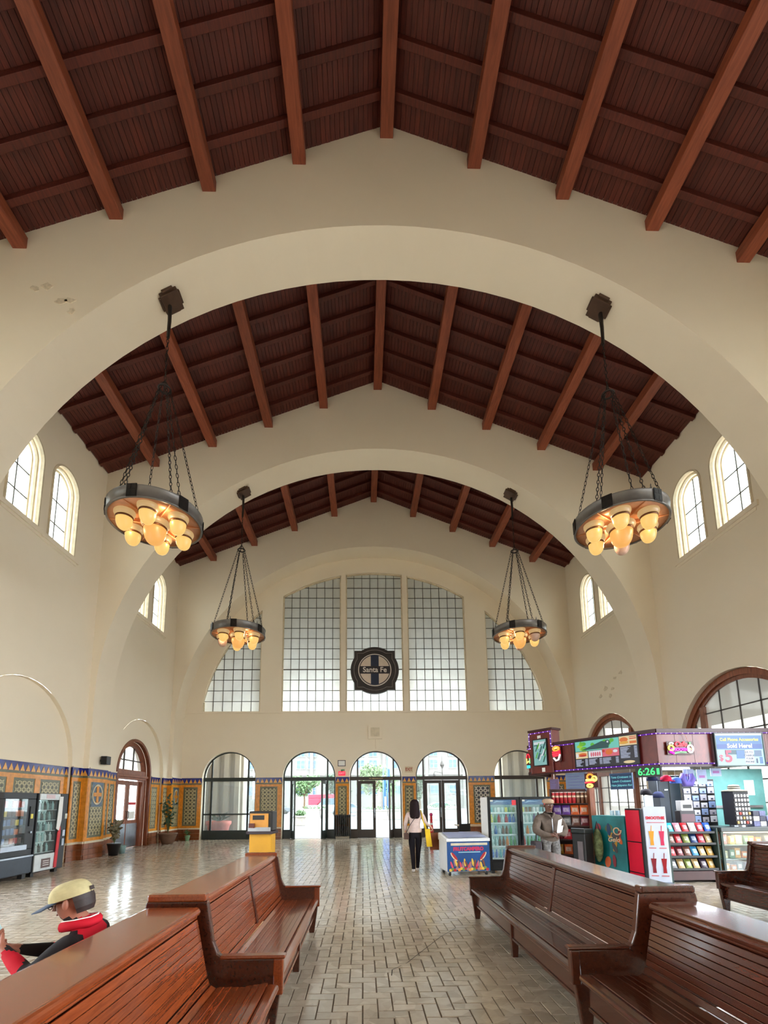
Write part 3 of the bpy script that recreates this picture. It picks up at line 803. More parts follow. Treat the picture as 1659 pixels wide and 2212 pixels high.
def tree(label, x, y, h, r, mat, seed):
    rnd = random.Random(seed); t = thing('street_tree', label, 'tree', (x, y, 0), 0, 'trees along the street')
    mb = MB(); mb.tube([(0, 0, 0), (.05, 0, h*.3), (-.05, .1, h*.55)], [.16, .13, .09], 7)
    for k in range(5):
        a = k*1.3; mb.tube([(0, 0, h*.42), (math.cos(a)*r*.35, math.sin(a)*r*.35, h*.6), (math.cos(a)*r*.7, math.sin(a)*r*.7, h*.75)], [.07, .05, .02], 5)
    mb.build('trunk', BARK, t)
    cr = MB()
    for k in range(9):
        a = rnd.uniform(0, 6.28); q = rnd.uniform(.1, .65)*r
        leaf_cloud(cr, (math.cos(a)*q, math.sin(a)*q, h*rnd.uniform(.45, .88)), (r*.5, r*.5, h*.14), 130, .24, rnd)
    o = cr.build('foliage', mat, t); o['kind'] = 'stuff'
tree('full green street tree left of the red bus', -10.2, 78, 6.2, 2.8, LEAFC[0], 1)
tree('spreading street tree above the red bus', -5.6, 84, 6.6, 2.8, LEAFC[2], 2)
tree('bright leafy tree seen in the middle doorway', .75, 62, 6.8, 2.4, LEAFC[1], 3)
tree('thin pale street tree at the right of the middle doorway', 3.6, 74, 6.2, 1.9, LEAFC[1], 4)
tree('dark green street tree beyond the right hand double doors', 6.1, 56, 4.6, 1.3, LEAFC[2], 5)
# red bus
bus = thing('city_bus', 'red city bus passing in the street behind the left open door', 'bus', (-8.0, 72, 0))
BR = M('bus_red', (206, 30, 52), .35); BWt = M('bus_white', (224, 226, 228), .4)
mb = MB(); mb.box(-.7, 5.0, -1.2, 1.2, .45, 1.15); mb.build('lower_body', BWt, bus, bev=.05)
mb = MB(); mb.box(-.7, 5.0, -1.18, 1.18, 2.15, 2.7); mb.prism([(-.7, 1.15), (.5, 1.15), (1.1, 1.7), (1.1, 2.15), (-.7, 2.15)], 'y', -1.18, 1.18); mb.build('upper_body', BR, bus, bev=.05)
for x in (1.15, 2.5, 3.8):
    mb = MB(); mb.box(x, x+1.2, -1.16, 1.16, 1.15, 2.15); mb.build('window', M('bus_glass', (70, 92, 104), .1), bus)
for x in (.4, 4.2):
    for y in (-1.05, 1.05):
        mb = MB(); mb.lathe([(.0001, -.12), (.45, -.12), (.48, 0), (.45, .12), (.0001, .12)], 16); mb.xf(Matrix.Translation((x, y, .46)) @ Matrix.Rotation(R(90), 4, 'X')); mb.build('wheel', RUBBER, bus, True)
def planter(label, x, y, w, h):
    t = thing('planter', label, 'planter', (x, y, 0))
    mb = MB(); mb.box(-w/2, w/2, -.3, .3, 0, h); mb.box(-w/2-.05, w/2+.05, -.35, .35, h, h+.1); mb.build('stone_box', M('planter_stone', (150, 146, 138), .8), t, bev=.01)
    cr = MB(); rnd = random.Random(int(x*10)); leaf_cloud(cr, (0, 0, h+.25), (w*.48, .28, .22), 220, .09, rnd); o = cr.build('flowers', LEAFC[0], t); o['kind'] = 'stuff'
planter('low stone planter outside left of the doorway beside the bus', -4.9, 33, .8, .55)
planter('long low stone wall planter outside the middle doors', 1.8, 42, 6.0, .75)
planter('stone planter outside the right hand double doors', 6.0, 40, 2.6, .9)
planter('stone planter behind the bus stop left of the middle doors', -5.4, 48, 3.0, .8)
for k, (x, y, hgt, lab) in enumerate([(1.43, 46, 4.9, 'left of two tall blue banner poles outside the middle doorway'), (1.82, 46, 5.9, 'right of two tall blue banner poles outside the middle doorway')]):
    t = thing('banner_pole', lab, 'pole', (x, y, 0), 0, 'blue poles outside')
    mb = MB(); mb.tube([(0, 0, 0), (0, 0, hgt)], .07, 8); mb.build('pole', M('pole_blue', (60, 96, 160), .5), t, True)
    mb = MB(); mb.box(.06, .24, -.01, .01, hgt*.42, hgt*.8); mb.build('banner', M('banner_blue', (50, 84, 150), .7), t)
    mb = MB(); mb.lathe([(.16, 0), (.16, .05), (.06, .12)], 10); mb.build('base', IRON, t)
lp = thing('street_lamp', 'slender street lamp with a diamond finial seen through the right arched transom', 'lamp', (7.9, 50, 0))
mb = MB(); mb.tube([(0, 0, 0), (0, 0, 4.9)], [.09, .06], 8); mb.build('pole', IRON, lp, True)
mb = MB(); mb.lathe([(.02, 4.9), (.24, 5.4), (.02, 5.9), (.005, 6.5)], 4); mb.build('finial', IRON, lp)
mb = MB(); mb.tube([(0, 0, 4.5), (-.8, 0, 4.7), (-.9, 0, 4.5)], .035, 6); mb.build('arm', IRON, lp, True); mb = MB(); mb.lathe([(.05, 4.5), (.16, 4.3), (.1, 4.1)], 10, (-.9, 0, 0)); mb.build('lamp_shade', IRON, lp)
def car(label, x, y, col):
    t = thing('parked_car', label, 'car', (x, y, 0))
    mb = MB(); mb.prism([(-2.1, .35), (2.1, .35), (2.15, .8), (1.3, .95), (.7, 1.42), (-.9, 1.42), (-1.6, .98), (-2.15, .85)], 'y', -.85, .85); mb.build('body', col, t, bev=.05)
    mb = MB(); mb.prism([(1.12, .97), (.62, 1.36), (-.82, 1.36), (-1.4, .99)], 'y', -.87, .87); mb.build('window', M('bus_glass', (70, 92, 104), .1), t)
    for px in (-1.3, 1.3):
        for s_ in (-.8, .8):
            mb = MB(); mb.lathe([(.0001, -.1), (.3, -.1), (.33, 0), (.3, .1), (.0001, .1)], 14); mb.xf(Matrix.Translation((px, s_, .33)) @ Matrix.Rotation(R(90), 4, 'X')); mb.build('wheel', RUBBER, t, True)
car('grey parked car behind the glass of the middle door leaf', -2.4, 55, M('car_grey', (120, 132, 140), .3)); car('dark parked car seen left of the red bus', -12.6, 66, M('car_dark', (70, 76, 84), .3))
car('white parked car beyond the right hand double doors', 9.6, 62, M('car_white', (190, 192, 194), .3))
# fluted piers of the porch right behind the outermost arched windows
for x0, x1, side in ((-9.4, -6.35, 'left'), (6.1, 9.4, 'right')):
    t = thing('porch_pier', 'fluted cream stucco pier outside the %s arched window' % ('leftmost' if side == 'left' else 'rightmost'), 'pier', (0, YW+1.9, 0))
    ST = M('pier_stucco', (170, 160, 146), .85, var=.05)
    mb = MB(); mb.box(x0, x1, .25, 1.0, 0, 8); mb.build('core', ST, t)
    n = 6
    for i in range(n):
        c = x0+(x1-x0)*(i+.5)/n; wv = (x1-x0)/n*.30
        mb = MB(); mb.prism([(c-wv, .26), (c-wv*.8, .02), (c+wv*.8, .02), (c+wv, .26)], 'z', 0, 8); mb.build('flute', ST, t, bev=.02)
pot = thing('terracotta_planter', 'large pink terracotta pot with a spiky plant outside the leftmost arched window', 'plant pot', (-7.15, YW+1.15, 0))
mb = MB(); mb.lathe([(.26, 0), (.38, .1), (.50, .55), (.56, .62), (.56, .74), (.50, .76), (.46, .70)], 20); mb.build('pot', M('terracotta_pink', (206, 116, 104), .8), pot, True)
mb = MB(); rnd = random.Random(5)
for k in range(16):
    a = rnd.uniform(0, 6.28); l = rnd.uniform(.3, .6); e = Vector((math.cos(a)*l, math.sin(a)*l, .72+rnd.uniform(.15, .5))); s_ = Vector((-math.sin(a), math.cos(a), 0))*.03
    mb.add([Vector((0, 0, .7))-s_, Vector((0, 0, .7))+s_, (Vector((0, 0, .7))+e)/2+Vector((0, 0, .12))+s_, e, (Vector((0, 0, .7))+e)/2+Vector((0, 0, .12))-s_], [(0, 1, 2, 3, 4)])
mb.build('leaves', LEAFC[2], pot)
# ================================================================== chandeliers
def torus_link(mb, c, d, r, l, t, flip):
    """one oval chain link centred at c along d"""
    d = Vector(d).normalized(); s_ = d.orthogonal().normalized(); s_ = (s_ if flip else d.cross(s_))
    pts = [Vector(c)+d*(l*math.cos(2*math.pi*k/8))+s_*(r*math.sin(2*math.pi*k/8)) for k in range(9)]
    mb.tube(pts, t, 4, cap=False)
def chain(a, b, pitch=.085, r=.022, t=.007):
    mb = MB(); a, b = Vector(a), Vector(b); n = max(1, int((b-a).length/pitch))
    for k in range(n): torus_link(mb, a+(b-a)*(k+.5)/n, b-a, r, pitch*.62, t, k % 2)
    return mb
RING = M('ring_blackened_iron', (112, 108, 104), .38, .45, var=.3, scale=3)
COPPER = M('pan_copper', (206, 142, 98), .4, .15, var=.15)
SHADE = emitter('globe_lit', (255, 206, 118), .72)
SHADE_B = emitter('globe_amber', (255, 184, 98), .68)
SHADE_D = M('globe_unlit', (214, 178, 158), .35, var=.05)
COLL = emitter('collar_lit', (252, 206, 140), .4)
BRASS = M('globe_band_bronze', (112, 74, 48), .4, .7)
RR = .83
def egg(r, h): return [(max(r*math.sin(math.pi*i/16)**.8, 1e-4) if i < 8 else r, -h*math.cos(math.pi*i/16)) for i in range(0, 9)]
me_band = MB(); me_band.lathe([(RR-.03, 0), (RR, -.005), (RR+.012, .01), (RR, .025), (RR, .205), (RR+.012, .22), (RR, .235), (RR-.03, .23), (RR-.03, 0)], 48, cap=False)
me_band = me_band.mesh('ring_band', RING, True)
me_pan = MB(); me_pan.lathe([(.02, .10), (.25, .09), (RR-.03, .02), (RR-.03, .05), (.25, .12), (.02, .13)], 48, cap=False); me_pan = me_pan.mesh('copper_pan', COPPER, True)
me_rib = MB(); me_rib.box(.2, RR-.04, -.008, .008, .015, .07); me_rib = me_rib.mesh('pan_rib', COPPER)
me_col = {}; me_glb = {}; me_bnd = {}
for k, r in (('s', .145), ('l', .205)):
    t = MB(); t.lathe([(r*1.25, .02), (r*1.28, -.02), (r*1.12, -.07), (r*.95, -.10), (r*.9, -.06), (r*1.1, .02)], 20, cap=False); me_col[k] = t.mesh('globe_collar', COLL, True)
    t = MB(); t.lathe([(r*.97, -.085), (r*1.06, -.09), (r*1.06, -.12), (r*.97, -.125)], 20, cap=False); me_bnd[k] = t.mesh('globe_band', BRASS, True)
    for nm, mt in (('lit', SHADE), ('amber', SHADE_B), ('off', SHADE_D)):
        t = MB(); hh = r*1.55; t.lathe([(r*max(math.sin(math.pi/2*i/9)**.75, 1e-3), -.11-hh*math.cos(math.pi/2*i/9)) for i in range(10)], 20); me_glb[k+nm] = t.mesh('globe', mt, True)
me_plate = MB(); me_plate.box(RR+.004, RR+.016, -.09, .09, .0, .24)
for y in (-.045, .045):
    for z in (.06, .18): me_plate.box(RR+.016, RR+.02, y-.03, y+.03, z-.04, z+.04)
me_plate.cur = 0; me_plate = me_plate.mesh('cross_plate', M('plate_iron', (40, 36, 34), .4, .7))
me_spike = MB(); me_spike.lathe([(.018, 0), (.02, .03), (.008, .05), (.012, .07), (.001, .11)], 6, (RR-.02, 0, .235)); me_spike = me_spike.mesh('spike', RING)
HUBZ = 2.92
me_ch = chain((.10, 0, HUBZ), (RR-.06, 0, .24)).mesh('chain', IRON)
me_main = chain((0, 0, HUBZ+.12), (0, 0, 4.15)).mesh('main_chain', IRON)
me_hub = MB(); t = [(.11*math.cos(2*math.pi*i/16), .11*math.sin(2*math.pi*i/16), HUBZ) for i in range(17)]; me_hub.tube(t, .02, 6, False)
for k in range(3): a = 2*math.pi*k/3; me_hub.tube([(.11*math.cos(a), .11*math.sin(a), HUBZ), (0, 0, HUBZ+.18)], .012, 5)
me_hub = me_hub.mesh('hub_ring', IRON)
def chandelier(label, x, y, z, rot, states):
    t = thing('chandelier', label, 'chandelier', (x, y, z), 0, 'ring chandeliers')
    def part(name, me, loc=(0, 0, 0), a=0.0):
        return link(name, me, t, 0, loc, (0, 0, a))
    part('ring_band', me_band); part('copper_pan', me_pan); part('hub_ring', me_hub)
    c = part('main_chain', me_main); c['kind'] = 'stuff'
    for k in range(6):
        a = rot+math.pi/3*k
        q = part('chain', me_ch, a=a); q['kind'] = 'stuff'
        part('pan_rib', me_rib, a=a); part('cross_plate', me_plate, a=a+.26)
        part('spike', me_spike, a=a+.13)
        p = (.53*math.cos(a+.5), .53*math.sin(a+.5), .02)
        g = part('globe', me_glb['s'+states[k]], p); link('globe_collar', me_col['s'], g); link('globe_band', me_bnd['s'], g)
    g = part('globe', me_glb['l'+states[6]], (0, 0, .02)); link('globe_collar', me_col['l'], g); link('globe_band', me_bnd['l'], g)
    for k in range(3):                                   # fill lights added between the globes to brighten the copper pan
        a = rot+.5+math.pi/6+k*2*math.pi/3
        ld = bpy.data.lights.new('pan_fill_light', 'POINT'); ld.energy = 3.0; ld.color = (1.0, .72, .42); ld.shadow_soft_size = .04
        lo = bpy.data.objects.new('pan_fill_light', ld); C.objects.link(lo); lo.parent = t; lo.location = (.5*math.cos(a), .5*math.sin(a), -.10)
    # thick hanger, canopy block on the sloping soffit
    mb = MB(); mb.tube([(0, 0, 4.1), (.01, 0, 4.5), (0, 0, 4.85)], [.03, .036, .04], 6); mb.build('hanger', IRON, t)
    n = Vector((x/AA**2, 0, (11.76-AZ)/AB**2)).normalized(); tilt = math.atan2(n.x, n.z)
    mb = MB(); mb.box(-.19, .19, -.19, .19, -.10, .02); mb.box(-.23, .23, -.12, .12, -.06, .02); mb.box(-.12, .12, -.23, .23, -.06, .02)
    o = mb.build('canopy', M('canopy_bronze', (86, 64, 50), .5, .5), t, bev=.01); o.location = (0, 0, arch_z(x)-z); o.rotation_euler = (0, tilt, 0)
    return t
L_ = 'lit'; A_ = 'amber'; O_ = 'off'
chandelier('near left iron ring chandelier with seven amber globes', -4.46, 8.28, 6.77, .2, [L_, L_, L_, L_, L_, L_, A_])
chandelier('near right iron ring chandelier with one pinkish globe', 4.46, 8.28, 6.77, .55, [O_, L_, L_, L_, L_, L_, A_])
chandelier('far left iron ring chandelier in front of the great window', -4.48, 14.32, 6.77, .35, [L_, L_, O_, L_, L_, L_, A_])
chandelier('far right iron ring chandelier with two dead globes', 4.48, 14.32, 6.77, .75, [O_, L_, L_, L_, O_, L_, A_])

# ================================================================== railway emblem hung before the great window
sg = thing('station_emblem', 'dark round railway emblem with a navy cross reading Santa Fe, hung before the great window', 'sign', (0.0, YW-.02, 7.47))
def emblem_outline(k=1.0, n=10):
    s_, r = .92*k, 1.10*k; e = math.sqrt(max(r*r-s_*s_, 0)); pts = []
    a0 = math.asin(e/r)
    for q in range(4):
        base = q*math.pi/2
        for i in range(n+1):
            a = base-a0+2*a0*i/n; pts.append((r*math.cos(a), r*math.sin(a)))
        c = base+math.pi/4; pts.append((s_*math.sqrt(2)*math.cos(c), s_*math.sqrt(2)*math.sin(c)))
    return pts
DK = M('emblem_dark', (50, 44, 44), .45, var=.2)
mb = MB(); mb.prism(emblem_outline(), 'y', -.10, .09); mb.build('backing', DK, sg, bev=.02)
o = emblem_outline(.86); mb = MB(); mb.tube([(x, -.11, z) for x, z in o+[o[0]]], .016, 6, False); mb.build('raised_line', M('emblem_grey', (120, 114, 112), .5), sg)
def disc(mb, r, y0, y1, n=40): return mb.prism([(r*math.cos(2*math.pi*i/n), r*math.sin(2*math.pi*i/n)) for i in range(n)], 'y', y0, y1)
mb = MB(); disc(mb, .755, -.135, -.10); mb.build('white_ring', M('emblem_white', (222, 214, 206), .5, var=.03), sg)
mb = MB(); disc(mb, .715, -.142, -.10); mb.build('dark_ring', DK, sg)
mb = MB(); disc(mb, .675, -.148, -.10); mb.build('cream_disc', M('emblem_cream', (216, 200, 184), .5, var=.05), sg)
NAVY = M('emblem_navy', (30, 42, 66), .45)
mb = MB(); mb.box(-.18, .18, -.156, -.10, -.69, .69); mb.build('cross_upright', NAVY, sg)
mb = MB(); mb.box(-.68, .68, -.160, -.10, -.18, .17); mb.build('cross_band', M('emblem_band', (40, 34, 40), .45), sg)
put_text('Santa Fe', .34, M('emblem_white', (222, 214, 206), .5), sg, (.0, -.164, -.005), (R(90), 0, 0), depth=.004, bold=.006, sx=.95)

# ================================================================== small fittings on the far wall
t = thing('wall_box', 'square cream panel box above the middle doorway', 'wall box', (-.01, YW-.002, 4.63))
mb = MB(); mb.box(-.31, .31, -.10, 0, -.31, .31); mb.build('case', PL, t, bev=.01)
mb = MB(); mb.box(-.20, .20, -.115, -.10, -.20, .20); mb.build('cover', CREAMF, t, bev=.005)
mb = MB(); mb.tube([(.02, -.03, -.31), (.02, -.03, -.82)], .016, 8); mb.build('conduit', PL, t)
t = thing('picture_frame', 'small black framed notice between two arched doorways', 'frame', (-1.50, YW-.002, 3.25))
mb = MB(); [mb.box(*b) for b in ((-.17, .17, -.03, 0, .11, .135), (-.17, .17, -.03, 0, -.135, -.11), (-.17, -.145, -.03, 0, -.11, .11), (.145, .17, -.03, 0, -.11, .11))]; mb.build('frame', BLACK, t)
mb = MB(); mb.box(-.145, .145, -.018, 0, -.11, .11); mb.build('notice', PAPER, t)
t = thing('exit_sign', 'small red glowing exit sign below the black framed notice', 'sign', (-1.49, YW-.002, 2.80))
mb = MB(); mb.box(-.15, .15, -.07, 0, -.09, .09); mb.build('case', emitter('exit_red', (255, 40, 70), 1.0), t, bev=.008)
mb = MB(); mb.box(-.04, .12, -.06, 0, .12, .17); mb.build('indicator', M('indicator_green', (70, 150, 110), .5), t)
mb = MB(); mb.box(-.02, .02, -.04, 0, .09, .12); mb.build('bracket', BLACK, t)
put_text('EXIT', .12, emitter('exit_letters', (255, 150, 160), 1.0), t, (0, -.073, 0), (R(90), 0, 0), depth=.002, bold=.002)
t = thing('exit_sign', 'cream exit sign with rust red letters left of the double doors', 'sign', (1.47, YW-.002, 2.955))
mb = MB(); mb.box(-.17, .17, -.06, 0, -.13, .13); mb.build('case', M('sign_cream', (214, 196, 164), .5), t, bev=.008)
put_text('EXIT', .19, M('rust_red', (160, 50, 36), .5, var=0), t, (0, -.063, -.005), (R(90), 0, 0), depth=.002, bold=.004, sx=.8)
t = thing('radiator', 'black ribbed iron radiator between the left and middle doors', 'radiator', (-1.46, YW-.16, 0))
for k in range(9):
    x = -.33+k*.0825; mb = MB(); mb.box(x-.027, x+.027, -.11, .11, .10, 1.02); mb.build('rib', BLACK, t, bev=.02)
mb = MB(); mb.box(-.36, .36, -.05, .05, .12, .2); mb.box(-.36, .36, -.05, .05, .9, .97); mb.build('header', BLACK, t)
for x in (-.33, .33): mb = MB(); mb.box(x-.03, x+.03, -.1, .1, 0, .12); mb.build('foot', BLACK, t)
t = thing('loudspeaker', 'small black loudspeaker on the left pier above the tile dado', 'speaker', (-AA+.002, 14.42, 2.86))
mb = MB(); mb.box(.06, .24, -.11, .13, -.12, .13); o = mb.build('cabinet', BLACK, t, bev=.01)
mb = MB(); mb.box(.08, .22, -.114, -.11, -.10, .11); mb.build('grille', M('speaker_grille', (44, 44, 46), .8), o)
mb = MB(); mb.box(0, .07, -.02, .02, -.03, .03); mb.build('bracket', BLACK, t)

# ================================================================== pots by the left wall
def potted(name, label, loc, prof, pmat, stems, lmat, hgt, spread, lsz, seed):
    rnd = random.Random(seed); t = thing(name, label, 'potted plant', loc)
    mb = MB(); mb.lathe(prof, 18); mb.build('pot', pmat, t, True)
    z0 = prof[-1][1]
    st = MB(); lf = MB()
    for k in range(stems):
        a = rnd.uniform(0, 6.28); e = Vector((math.cos(a)*spread*rnd.uniform(.3, 1), math.sin(a)*spread*rnd.uniform(.3, 1), hgt*rnd.uniform(.6, 1)))
        b = Vector((0, 0, z0)); mid = b+e*.5+Vector((0, 0, .05)); pts = [b, mid, b+e]; st.tube(pts, [.008, .006, .003], 4)
        for i in range(5):
            f = .3+.7*(i+rnd.random())/5; p = b+e*f; d = Vector((rnd.gauss(0, 1), rnd.gauss(0, 1), rnd.gauss(.3, .6))).normalized(); s_ = d.orthogonal().normalized()*lsz*.38
            lf.add([p, p+d*lsz*.5+s_, p+d*lsz, p+d*lsz*.5-s_], [(0, 1, 2, 3)])
    st.build('stems', M('stem_green', (88, 96, 60), .7), t); lf.build('leaves', lmat, t)
    return t
potted('potted_plant', 'bushy mottled plant in a dark square-shouldered pot left of the wooden doors', (-8.22, 14.98, 0), [(.13, 0), (.19, .32), (.21, .34), (.20, .37), (.17, .36)], BLACK, 16, M('leaf_mottled', (120, 112, 88), .6, var=.5, scale=14), .75, .22, .15, 3)
potted('potted_plant', 'tall trailing plant in a wide brown bowl right of the wooden doors', (-8.20, 18.95, 0), [(.20, 0), (.28, .2), (.34, .36), (.37, .38), (.36, .42), (.30, .40)], M('bowl_brown', (112, 84, 66), .6), 14, LEAFC[2], 1.55, .28, .16, 4)
potted('small_plant', 'little plant in a pale green pot near the far left corner', (-7.95, 20.35, 0), [(.07, 0), (.11, .2), (.12, .22), (.10, .22)], M('pot_pale_green', (128, 166, 126), .5), 6, LEAFC[0], .22, .12, .10, 6)
t = thing('plant_pot', 'small empty pale green pot at the foot of the wooden doors', 'plant pot', (-8.25, 15.55, 0)); mb = MB(); mb.lathe([(.08, 0), (.12, .24), (.13, .26), (.11, .25), (.09, .05)], 16); mb.build('pot', M('pot_teal', (134, 164, 160), .5), t, True)

# ================================================================== yellow ticket validator post
t = thing('ticket_machine', 'yellow post with a black and orange ticket machine on top behind the left bench', 'ticket machine', (-2.40, 8.80, 0), R(-4))
YP = M('post_yellow', (206, 150, 34), .5, var=.1, scale=2)
mb = MB(); mb.box(-.20, .20, -.14, .16, 0, 1.0); mb.build('post', YP, t, bev=.01)
mb = MB(); mb.box(-.235, .235, -.22, .2, 1.0, 1.05); mb.build('ledge', M('plum_black', (48, 34, 42), .5), t)
mb = MB(); mb.box(-.21, .22, -.17, .17, 1.05, 1.40); o = mb.build('machine_body', BLACK, t, bev=.02)
mb = MB(); mb.box(-.18, .15, -.195, -.17, 1.09, 1.36); mb.build('front_panel', M('panel_orange', (206, 142, 60), .4), o)
mb = MB(); mb.box(-.13, .08, -.20, -.19, 1.25, 1.33); mb.build('display', BLACK, o)
mb = MB(); mb.box(-.21, .20, -.21, -.18, 1.05, 1.12); mb.build('tray', STEEL, o)
mb = MB(); mb.box(-.19, -.09, -.24, -.19, 1.11, 1.19); mb.build('coin_slot', M('slot_brown', (90, 40, 28), .5), o)

# ================================================================== vending machines against the left wall
def goods(parent, name, xs, y, z, kinds, sz, axis='x'):
    pass
rndv = random.Random(8)
def bottle_prof(r, h): return [(r*.9, 0), (r, .01), (r, h*.58), (r*.9, h*.66), (r*.42, h*.82), (r*.38, h*.9), (r*.46, h*.9), (r*.46, h), (.001, h)]
v = thing('snack_machine', 'dark blue-grey snack vending machine at the left edge', 'vending machine', (-7.76, 9.68, 0), R(90))
# local x runs along +Y, local -y faces the hall
NB_ = M('machine_navy', (52, 62, 76), .4); DG = M('machine_charcoal', (34, 36, 42), .4)
mb = MB(); mb.box(0, .96, .30, .86, .10, 1.81); mb.box(0, .96, 0, .30, .10, .62); mb.box(0, .96, 0, .30, 1.68, 1.81); mb.box(0, .06, 0, .30, .62, 1.68); mb.box(.70, .96, 0, .30, .62, 1.68); mb.build('cabinet', DG, v, bev=.01)
mb = MB(); mb.box(0, .96, -.03, 0, .12, .50); mb.build('lower_panel', NB_, v, bev=.01)
mb = MB(); mb.box(0, .72, -.05, 0, .62, .72); mb.build('delivery_flap', STEEL, v)
mb = MB(); mb.box(0, .96, -.045, -.03, .46, .49); mb.build('trim_strip', STEEL, v)
mb = MB(); mb.box(.06, .70, -.004, .004, .72, 1.68); mb.build('glass', CLEAR, v)
mb = MB(); mb.box(.78, .90, -.02, 0, 1.10, 1.52); q = mb.build('payment_panel', BLACK, v); mb = MB(); mb.box(.80, .87, -.024, -.02, 1.26, 1.36); mb.build('sticker', M('sticker_yellow', (226, 214, 96), .5), q); mb = MB(); mb.box(.83, .87, -.03, -.02, .95, .99); mb.build('keypad', STEEL, q)
SNK = [M('snack_yellow', (226, 190, 60), .4), M('snack_orange', (222, 110, 50), .4), M('snack_white', (220, 220, 214), .4), M('snack_blue', (60, 96, 150), .4), M('snack_red', (190, 50, 46), .4), M('snack_brown', (96, 64, 50), .4)]
for r_ in range(5):
    z = .76+r_*.185
    mb = MB(); mb.box(.06, .70, .02, .28, z-.012, z); mb.build('shelf', BLACK, v)
    for k in range(5):
        mb = MB(); x = .10+k*.12; mb.box(x, x+.09, .04, .07, z, z+.13+rndv.uniform(-.02, .02)); mb.build('snack_packet', rndv.choice(SNK), v, bev=.008)
for x in (.1, .86): mb = MB(); mb.box(x-.05, x+.05, .05, .15, 0, .1); mb.build('foot', BLACK, v)
v = thing('drinks_machine', 'silver-white glass fronted drinks vending machine with a red stripe', 'vending machine', (-7.76, 10.70, 0), R(90))
mb = MB(); mb.box(0, 1.0, .28, .86, .08, 1.81); mb.box(.72, 1.0, -.04, .28, .08, 1.81); mb.box(0, .72, 0, .28, 1.66, 1.81); mb.box(0, .72, 0, .28, .08, .44); mb.box(0, .04, 0, .28, .44, 1.66); mb.build('cabinet', DG, v, bev=.012)
SILV = M('machine_silver', (206, 212, 214), .35, .2)
mb = MB(); mb.box(.02, .72, -.03, 0, .10, .46); mb.build('lower_panel', SILV, v, bev=.01); mb = MB(); mb.box(.02, .72, -.03, 0, 1.66, 1.80); mb.build('upper_panel', SILV, v, bev=.01)
mb = MB(); mb.box(.24, .54, -.036, -.03, .16, .36); q = mb.build('notice_plate', M('plate_brown', (112, 92, 92), .5), v)
for k in range(3): mb = MB(); mb.box(.29, .49, -.04, -.036, .21+k*.045, .225+k*.045); mb.build('text_line', PAPER, q)
mb = MB(); mb.box(.22, .52, -.036, -.03, 1.69, 1.78); mb.build('price_notice', M('plate_pink', (206, 186, 190), .5), v)
mb = MB(); mb.prism([(.66, .12), (.75, .12), (.80, .9), (.78, 1.05), (.70, .9)], 'y', -.05, -.035); mb.build('red_stripe', RED, v)
mb = MB(); mb.prism([(.64, 1.0), (.74, .95), (.80, 1.2), (.80, 1.74), (.68, 1.74)], 'y', -.05, -.034); mb.build('white_stripe', WHITE, v)
mb = MB(); mb.box(.86, .95, -.06, -.04, .82, .96); mb.build('coin_panel', STEEL, v); mb = MB(); mb.box(.86, .94, -.06, -.04, .60, .76); mb.build('bill_slot', STEEL, v); mb = MB(); mb.box(.92, 1.0, -.05, -.04, 1.22, 1.34); mb.build('card_reader', M('sticker_grey', (196, 200, 190), .5), v)
mb = MB(); mb.box(.04, .70, -.004, .004, .46, 1.66); mb.build('glass', CLEAR, v)
mb = MB(); mb.box(.05, .70, .25, .27, .46, 1.66); mb.build('back_light', emitter('cooler_light', (196, 226, 220), .55), v)
BT = [M('bottle_clear', (176, 206, 204), .15), M('bottle_grey', (96, 110, 110), .2), M('bottle_white', (226, 230, 228), .3), M('bottle_dark', (52, 48, 46), .2)]
bp = MB(); bp.lathe(bottle_prof(.036, .19), 10)
bms = [bp.mesh('bottle', q, True) for q in BT]
for r_ in range(5):
    z = .50+r_*.235
    mb = MB(); mb.box(.05, .70, .02, .25, z-.012, z); mb.build('shelf', WHITE, v)
    for k in range(7): link('drink_bottle', bms[(0, 0, 2, 1, 3)[(r_*3+k*2+(k//3)) % 5]], v, 0, (.10+k*.09, .09, z))
for x in (.1, .9): mb = MB(); mb.box(x-.05, x+.05, .05, .15, 0, .08); mb.build('foot', BLACK, v)
